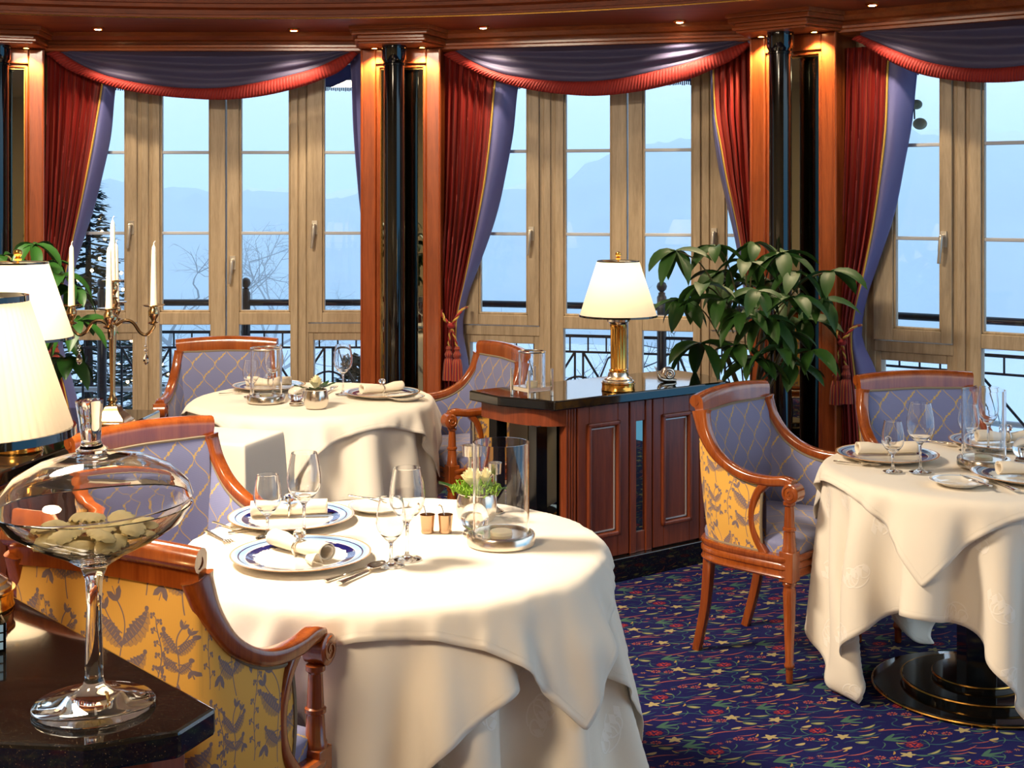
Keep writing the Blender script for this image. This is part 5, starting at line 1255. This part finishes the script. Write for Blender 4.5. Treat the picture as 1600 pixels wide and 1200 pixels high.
# ------------------------------------------------------------------ tableware
def wineglass(kind):
    t = None; h, r, fr = {'large': (.226, .0440, .036), 'small': (.166, .0365, .032)}[kind]
    st = {'large': .42, 'small': .36}[kind]; zb = h*st; o = [(0, .0015), (fr, .0008), (fr, .0024), (fr*.5, .0048), (.0065, .011), (.0042, .02), (.0038, zb*.6), (.0045, zb*.9), (.009, zb)]
    n = 12
    bw = [(r*math.sin(PI*(.10+.56*q/n))**.8 if q < n*.55 else None, zb+(h-zb)*q/n) for q in range(n+1)]
    bp = [(.012, zb+.002), (r*.55, zb+(h-zb)*.10), (r*.85, zb+(h-zb)*.23), (r*.98, zb+(h-zb)*.36), (r, zb+(h-zb)*.45), (r*.97, zb+(h-zb)*.60), (r*.87, zb+(h-zb)*.80), (r*.76, h-.0008)]
    bp = [(p.x, p.z) for p in catmull([(a, 0, b) for a, b in bp], 4)]
    inn = [(max(a-.0012, 0), b+(.0018 if k < 6 else .0004)) for k, (a, b) in enumerate(bp)][::-1]
    m_ = MB(); m_.lathe(o+bp+inn+[(0, zb+.0035)], 36); return m_
GL = {}
def glass(kind, p, label, group=None):
    if kind not in GL:
        o = wineglass(kind).build('wine_glass' if kind == 'large' else 'water_glass', M['glass'], None, angle=60); GL[kind] = o
    else: o = GL[kind].copy(); COL.objects.link(o)
    o.location = p; setp(o, label, 'glass', group); return o
def tpt(px, py, z=None): return onz(px, py, HC if z is None else z)
PLT = {}
def plate(p, label, R=.172, kind='charger'):
    key = kind
    if key not in PLT:
        pr = [(0, .003), (.55, .003), (.62, .005), (.80, .010), (.97, .0165), (1.0, .0185), (1.0, .0200), (.97, .0200), (.80, .0135), (.64, .0085), (.58, .0062), (0, .0058)]
        if kind != 'charger': pr = [(r_, z*.8) for r_, z in pr]
        foot = [(.56, .0002), (.60, .0002), (.60, .005), (.56, .004)]; m_ = MB(); seg = 72
        prs = [(r_*R, z) for r_, z in pr]
        P = [[(r_*math.cos(2*PI*i/seg), r_*math.sin(2*PI*i/seg), z) for r_, z in prs] for i in range(seg+1)]; uv = [[((pr[j][0] if j >= 5 else 0.05), i/seg) for j in range(len(pr))] for i in range(seg+1)]
        m_.grid(P, uv); m_.lathe([(r_*R, z) for r_, z in foot], seg, closed=True)
        o = m_.build('charger_plate' if kind == 'charger' else 'bread_plate', M['charger' if kind == 'charger' else 'sideplate'], None); PLT[key] = o
    else: o = PLT[key].copy(); COL.objects.link(o)
    o.location = p; setp(o, label, 'plate', None); return o
def napkin(p, ang, label, R0=.024, L=.21, tail=True, dz=.0095):
    t = thing('rolled_napkin', (p.x, p.y, p.z+dz), ang, label, 'napkin'); m_ = MB(); n = 26; P = []
    for i in range(n+1):
        v = i/n; x = (v-.5)*L; c = .70+.30*min(1, abs(v-.5)*3.2)**1.2; row = []
        for k in range(40):
            q = k/39; a = -PI*.5+q*2*PI*1.55; rr = R0*c*(1.0-.36*q); row.append((x, rr*1.12*math.cos(a), max(.0012, R0*c*.95+rr*.92*math.sin(a))))
        P.append(row)
    m_.grid(P); o = m_.build('cloth', M['napkin'], t, angle=70, solid=.0022)
    if tail:
        e = MB(); P = []
        for i in range(9):
            v = i/8; P.append([(L*.30+v*L*.24, -R0*(.9+.9*v*w)-.012*w, .003+(.012+.016*v)*math.sin(PI*w)*.9) for w in [q/6 for q in range(7)]])
        e.grid(P); e.build('loose_corner', M['napkin'], o, solid=.002)
    r = MB(); r.tube([(0, (R0*.86)*1.1*math.cos(q), R0*.70+(R0*.80)*math.sin(q)) for q in [2*PI*k/24 for k in range(24)]], .0032, 8, closed=True); ro = r.build('napkin_ring', M['silver'], t)
    cr = MB(); cr.sphere((0, 0, R0*1.55+.012), (.0165, .0165, .013), 10, 6); cr.build('crystal', M['crystal'], ro, smooth=False)
    return t
def cutlery():
    K = {}
    def handle(m_, L, w0=.0042, w1=.0085):
        P = []
        for i in range(15):
            v = i/14; w = w0+(w1-w0)*(v**2)+.002*math.exp(-((v-.93)/.05)**2); th = .0016+.0016*v
            P.append([(-L*v, w*math.cos(a), .003+th+th*math.sin(a)) for a in [2*PI*k/10 for k in range(10)]])
        m_.grid(P, closed_v=True); m_._add(P[-1], [tuple(range(10))]); m_._add(P[0], [tuple(range(10))[::-1]])
    m_ = MB(); handle(m_, .13); P = []
    for i in range(13):
        v = i/12; x = v*.062-.004; w = .0205*math.sin(PI*(.08+.88*v))**.7; P.append([(x, w*q, .0105-.009*math.sin(PI*v)**.6*(1-q*q)+.003*v) for q in np.linspace(-1, 1, 9)])
    m_.grid(P); K['spoon'] = m_.build('spoon', M['silver'], None, solid=.0012)
    m_ = MB(); handle(m_, .13); m_.grid([[(x, q*w, .005+.006*math.sin(x*40)) for q in (-1, -.3, .3, 1)] for x, w in ((-.004, .004), (.01, .009), (.022, .0125))])
    for q in (-1, -.33, .33, 1): m_.tube([(.022, q*.0112, .0095), (.04, q*.0115, .0085), (.062, q*.010, .011)], [.0016, .0014, .0007], 5)
    K['fork'] = m_.build('fork', M['silver'], None, solid=.0008)
    m_ = MB(); handle(m_, .09, .006, .0085); m_.grid([[(x, w0, .0045), (x, w1, .0065)] for x, w0, w1 in ((-.004, -.006, .005), (.03, -.0085, .006), (.09, -.009, .006), (.118, -.004, .006), (.126, .004, .006))])
    K['knife'] = m_.build('knife', M['silver'], None, solid=.0011)
    return K
KK = cutlery(); used = set()
def cut(kind, px0, py0, px1, py1, label, z=None, dz=0):
    """from handle end to tip, both measured on the cloth"""
    o = KK[kind]
    if kind in used: o = o.copy(); COL.objects.link(o)
    used.add(kind); a, b = tpt(px0, py0, z), tpt(px1, py1, z); d = b-a; L = {'spoon': .19, 'fork': .19, 'knife': .216}[kind]; k = max(.55, min(1.25, d.length/L)); hl = .09 if kind == 'knife' else .13
    c = a+d.normalized()*hl*k; o.location = (c.x, c.y, c.z+dz); o.rotation_euler = (0, 0, math.atan2(d.y, d.x)); o.scale = (k, k, k); setp(o, label, kind); return o
def hurricane(p, label, h=.262, r=.0725, rim=False):
    t = thing('hurricane_lamp', tuple(p), 0, label, 'hurricane lamp')
    b = MB(); b.lathe([(0, .0005), (r+.012, .0005), (r+.0155, .004), (r+.0155, .026), (r+.0125, .0305), (r+.004, .031), (r+.004, .026), (.030, .026), (.030, .020), (0, .020)], 56); b.build('base', M['silver'], t)
    c = MB(); c.lathe([(0, .0205), (.0285, .0205), (.0285, .034), (.026, .036), (0, .0355)], 28); co = c.build('tealight', M['wax'], t)
    g = MB(); g.lathe([(r, .028), (r, h), (r-.0028, h), (r-.0028, .028)], 64, closed=True); go = g.build('glass_cylinder', M['glass'], t)
    if rim: k = MB(); k.tube([((r-.001)*math.cos(q), (r-.001)*math.sin(q), h) for q in [2*PI*k/48 for k in range(48)]], .0032, 6, closed=True); k.build('silver_rim', M['silver'], go)
    return t
def glass_ball(p, label, r=.037):
    t = thing('glass_ball', tuple(p), 0, label, 'ornament')
    b = MB(); b.lathe([(0, 0), (r*.80, 0), (r*.84, .004), (r*.74, .009), (r*.76, .012), (r*.60, .016), (r*.45, .0155), (0, .012)], 32); b.build('base', M['silver'], t)
    s = MB(); s.sphere((0, 0, .010+r), r, 36, 22); s.build('ball', M['glass'], t, angle=180)
def rose(m_, c, r, rs):
    for k in range(16):
        f = k/16; a = k*2.4; rr = r*(.15+.75*f); tilt = .15+.95*f
        P = []
        for i in range(6):
            u = i/5-.5; row = []
            for j in range(5):
                v = j/4; w = r*(.55+.35*f)*math.sin(PI*(.25+.6*v)); ang = a+u*1.5*(1.1-.3*f); rad = rr*(.35+.65*v)+r*.12*v*v*tilt
                row.append((c[0]+rad*math.cos(ang), c[1]+rad*math.sin(ang), c[2]+r*(1.15-.35*f)*v-r*.5*f+(-.10*r*abs(u)*v)))
            P.append(row)
        m_.grid(P)
def posy(p, label, r, h, roses, moss, seed):
    t = thing('flower_bowl', tuple(p), 0, label, 'flowers'); rs = np.random.RandomState(seed)
    b = MB(); b.lathe([(0, .0005), (r*.80, .0005), (r*.90, h*.10), (r*.99, h*.40), (r*.96, h*.72), (r*.86, h*.97), (r*.88, h), (r*.82, h), (r*.90, h*.7), (r*.9, h*.4), (r*.7, h*.12), (0, h*.1)], 48); b.build('bowl', M['silver'], t)
    if moss:
        g = MB()
        for k in range(190):
            a = rs.uniform(0, 2*PI); q = r*1.12*math.sqrt(rs.uniform(0, 1)); c = Vector((q*math.cos(a), q*math.sin(a), h*.98+.018*math.cos(q/r*1.3)+rs.uniform(-.006, .008)))
            if q < r*.35: continue
            d = Vector((math.cos(a)*.5+rs.normal(0, .5), math.sin(a)*.5+rs.normal(0, .5), 1)).normalized()*rs.uniform(.012, .024); g.tube([c, c+d*.6+Vector(rs.normal(0, .004, 3)), c+d], [.0022, .0028, .0012], 4, cap=False)
        g.build('moss', M['moss'], t, merge=False)['label'] = 'bright green moss'
    lf = MB()
    for k in range(2 if moss else 7):
        a = k*2.9+seed; d = Vector((math.cos(a), math.sin(a), .35)); L = r*(1.1+.4*rs.rand()); c = Vector((r*.4*math.cos(a), r*.4*math.sin(a), h)); sd = d.cross(Vector((0, 0, 1))).normalized()
        lf.grid([[c+d*L*v-sd*L*.2*math.sin(PI*v), c+d*L*v+Vector((0, 0, -.1*L*v*v)), c+d*L*v+sd*L*.2*math.sin(PI*v)] for v in (0, .25, .5, .75, 1)])
    lf.build('leaves', M['leaf2'], t, merge=False)
    for c, q in roses:
        m_ = MB(); rose(m_, c, q, rs); m_.build('rose', M['rose'], t, merge=False, angle=80)
    return t

# --- near table
plate(tpt(470, 875), 'blue rimmed plate at the front of the near table'); plate(tpt(455, 815), 'blue rimmed plate at the back of the near table, behind the wine glasses')
napkin(tpt(468, 871), math.radians(-42), 'rolled cream napkin in a crystal ring lying across the front plate of the near table')
napkin(tpt(452, 811), math.radians(8), 'rolled cream napkin in a crystal ring on the back plate of the near table', tail=False)
plate(tpt(592, 797), 'small white bread plate at the back of the near table', .088, 'side'); cut('knife', 545, 783, 598, 790, 'butter knife across the bread plate of the near table', dz=.014)
glass('small', tpt(418, 840), 'small stemmed glass in front of the back plate on the near table'); glass('large', tpt(475, 842), 'large wine glass in front of the back plate on the near table')
glass('large', tpt(636, 874), 'large wine glass right of the front plate on the near table'); glass('small', tpt(611, 884), 'small stemmed glass right of the front plate, closest on the near table')
hurricane(tpt(783, 850), 'large hurricane lamp with clear cylinder on the near table')
posy(tpt(744, 812), 'silver bowl of two cream roses in bright moss on the near table', .056, .075, [((-.017, -.006, .112), .030), ((.020, .004, .112), .029)], True, 3)
glass_ball(tpt(741, 836), 'clear glass ball on a silver foot in front of the roses on the near table')
def cup(p, label):
    t = thing('salt_cup', tuple(p), 0, label, 'salt cup'); b = MB(); b.lathe([(0, .0005), (.0165, .0005), (.0175, .004), (.0165, .008), (.0195, .045), (.0205, .048), (.0185, .048), (.0155, .012), (0, .010)], 28); b.build('cup', M['salt'], t)
    s = MB(); s.tube(catmull([(.002, .0, .012), (-.004, .004, .045), (-.010, .008, .066), (-.016, .010, .070)], 5), .0018, 6); s.sphere((-.018, .011, .070), (.005, .004, .002), 8, 6); s.build('small_spoon', M['silver'], t)
cup(tpt(668, 832), 'left of two small rose silver salt cups on the near table'); cup(tpt(696, 832), 'right of two small rose silver salt cups on the near table')
cut('knife', 508, 910, 575, 888, 'silver knife beside the front plate of the near table'); cut('spoon', 530, 915, 600, 884, 'silver spoon beside the front plate of the near table')
cut('fork', 322, 832, 362, 853, 'silver fork left of the front plate on the near table'); cut('spoon', 334, 818, 378, 832, 'silver spoon left of the back plate on the near table'); cut('fork', 356, 834, 402, 829, 'silver fork left of the back plate on the near table')
def stick(p, h, label):
    t = thing('candlestick', tuple(p), 0, label, 'candlestick'); m_ = MB(); m_.lathe([(0, .0005), (.028, .0005), (.029, .004), (.012, .012), (.006, .02), (.0055, h*.35), (.009, h*.45), (.0055, h*.55), (.006, h-.035), (.020, h-.03), (.022, h), (.019, h), (.017, h-.024), (0, h-.026)], 28); m_.build('body', M['silver'], t)
stick(tpt(734, 797), .185, 'taller silver candlestick behind the roses on the near table'); stick(tpt(772, 800), .14, 'shorter silver candlestick behind the hurricane lamp on the near table')
# --- far table
hurricane(tpt(416, 628), 'silver rimmed hurricane lamp on the far table', .235, .068, True)
plate(tpt(597, 618), 'blue rimmed plate at the right side of the far table'); plate(tpt(420, 607), 'blue rimmed plate at the left side of the far table', )
napkin(tpt(597, 616), math.radians(35), 'rolled cream napkin in a silver ring on the right plate of the far table', tail=False); napkin(tpt(420, 606), math.radians(4), 'rolled cream napkin on the left plate of the far table', tail=False)
plate(tpt(633, 624), 'small bread plate with a knife at the right edge of the far table', .088, 'side'); cut('knife', 602, 622, 652, 617, 'butter knife on the bread plate of the far table', dz=.013)
glass_ball(tpt(463, 632), 'clear glass ball on a silver foot beside the flowers on the far table'); posy(tpt(494, 637), 'silver bowl with one pale yellow rose on the far table', .053, .078, [((0, 0, .100), .036)], False, 5)
glass('large', tpt(536, 616), 'large wine glass standing alone right of the rose on the far table'); glass('small', tpt(392, 620), 'small stemmed glass left of the hurricane lamp on the far table'); glass('large', tpt(428, 616), 'large wine glass behind the hurricane lamp on the far table')
cut('spoon', 342, 616, 378, 614, 'silver spoon at the left edge of the far table'); cut('fork', 505, 618, 524, 607, 'fork beside the wine glass on the far table')
# --- right table
plate(tpt(1386, 716), 'blue rimmed plate at the left side of the right table'); napkin(tpt(1386, 714), math.radians(4), 'rolled cream napkin on the left plate of the right table', tail=False)
plate(tpt(1560, 696), 'blue rimmed plate at the back of the right table'); napkin(tpt(1575, 694), math.radians(2), 'rolled cream napkin on the back plate of the right table', tail=False, L=.24)
plate(tpt(1605, 748), 'blue rimmed plate at the right edge of the picture on the right table'); napkin(tpt(1610, 746), math.radians(4), 'rolled cream napkin on the plate cut off by the picture edge', tail=False)
plate(tpt(1498, 757), 'small bread plate with a butter knife at the front of the right table', .088, 'side'); cut('knife', 1548, 768, 1502, 750, 'butter knife on the bread plate of the right table', dz=.012); cut('fork', 1590, 770, 1535, 745, 'fork between the plates at the front of the right table')
glass('small', tpt(1395, 737), 'small stemmed glass in front of the left plate on the right table'); glass('large', tpt(1438, 738), 'large wine glass in front of the left plate on the right table')
glass('large', tpt(1545, 705), 'large wine glass seen through the hurricane lamp on the right table'); glass('small', tpt(1513, 704), 'small stemmed glass behind the hurricane lamp on the right table')
hurricane(tpt(1537, 729), 'hurricane lamp with clear cylinder on the right table', .255, .070); glass_ball(tpt(1600, 722), 'clear glass ball beside the hurricane lamp on the right table')
cut('spoon', 1303, 722, 1360, 728, 'spoon left of the left plate on the right table'); cut('fork', 1322, 716, 1372, 731, 'fork left of the left plate on the right table'); cut('spoon', 1440, 688, 1490, 698, 'spoon at the back of the right table'); cut('fork', 1455, 690, 1500, 693, 'fork at the back of the right table')
# --- on the sideboard and the counters
p = onz(831, 618, HS); t = thing('square_candle_holder', tuple(p), SB.rz(), 'silver rimmed glass cylinder in a four post silver stand on the sideboard', 'candle holder')
m_ = MB()
for sx in (-1, 1):
    for sy in (-1, 1): m_.box(sx*.060-.005, sx*.060+.005, sy*.060-.005, sy*.060+.005, 0, .115)
m_.box(-.060, .060, -.060, .060, .022, .040); m_.build('stand', M['silver'], t, smooth=False, bevel=.0015)
g = MB(); g.lathe([(.056, .041), (.056, .185), (.0535, .185), (.0535, .041)], 48, closed=True); go = g.build('glass_cylinder', M['glass'], t); k = MB(); k.tube([(.055*math.cos(q), .055*math.sin(q), .184) for q in [2*PI*k/48 for k in range(48)]], .0035, 6, closed=True); k.build('silver_rim', M['silver'], go)
c = MB(); c.lathe([(0, .040), (.024, .040), (.024, .060), (0, .060)], 24); c.build('candle', M['wax'], t)
p = onz(1042, 597, HS); t = thing('snail_figurine', tuple(p), PI+.2, 'small silver snail figurine on the sideboard right of the lamp', 'figurine')
m_ = MB(); m_.tube(catmull([(-.045, 0, .006), (-.02, 0, .009), (.015, 0, .011), (.034, 0, .020), (.040, 0, .036), (.046, 0, .044)], 5), [.003+.008*math.sin(PI*min(1, .1+k/25)) for k in range(26)], 10)
for s in (-1, 1): m_.tube([(.045, s*.004, .046), (.052, s*.012, .066)], .0018, 6); m_.sphere((.052, s*.012, .067), .0032, 8, 6)
m_.build('body', M['silver'], t)
s = MB(); sp = []; rr = []
for k in range(70):
    a = k*.20; q = .026*math.exp(-a*.085); sp.append((-.008+q*math.cos(a)*.95, .010*(k/70), .036+q*math.sin(a)*.95)); rr.append(.0145*math.exp(-a*.075))
s.tube(sp, rr, 10); s.build('shell', M['silver'], t)
p = Vector((at(-22, HZ, 2.20).x, 2.205, HG)); t = thing('tealight_holder', tuple(p), .5, 'dark mosaic glass tealight holder on the near granite counter, cut by the picture edge', 'tealight holder')
m_ = MB(); w = .026
for k in range(4):
    m_.M = Matrix.Rotation(k*PI/2, 4, 'Z'); m_.box(-w, w, -w, -w+.003, .0, .048)
m_.M = None; m_.box(-w, w, -w, w, 0, .004); m_.build('holder', M['black'], t, smooth=False)
tl = MB()
for k in range(4):
    tl.M = Matrix.Rotation(k*PI/2, 4, 'Z')
    for i in range(4):
        for j in range(3): tl.box(-w+.004+i*.0117, -w+.0125+i*.0117, -w-.0012, -w+.001, .005+j*.0145, .0165+j*.0145)
tl.build('mosaic_tiles', pm('pale_blue_glass_tile', (150, 190, 222), .05), t, smooth=False)
c = MB(); c.lathe([(0, .005), (.018, .005), (.018, .030), (0, .030)], 20); c.build('tealight', M['wax'], t); fm = MB(); fm.lathe([(0, .032), (.0035, .036), (.004, .042), (0, .054)], 10); fm.build('flame', M['flame'], t)
l = bpy.data.lights.new('tealight_glow', 'POINT'); l.energy = .4; l.color = (1, .55, .2); l.shadow_soft_size = .006; lo = bpy.data.objects.new('tealight_glow', l); COL.objects.link(lo); lo.parent = t; lo.location = (0, 0, .060)
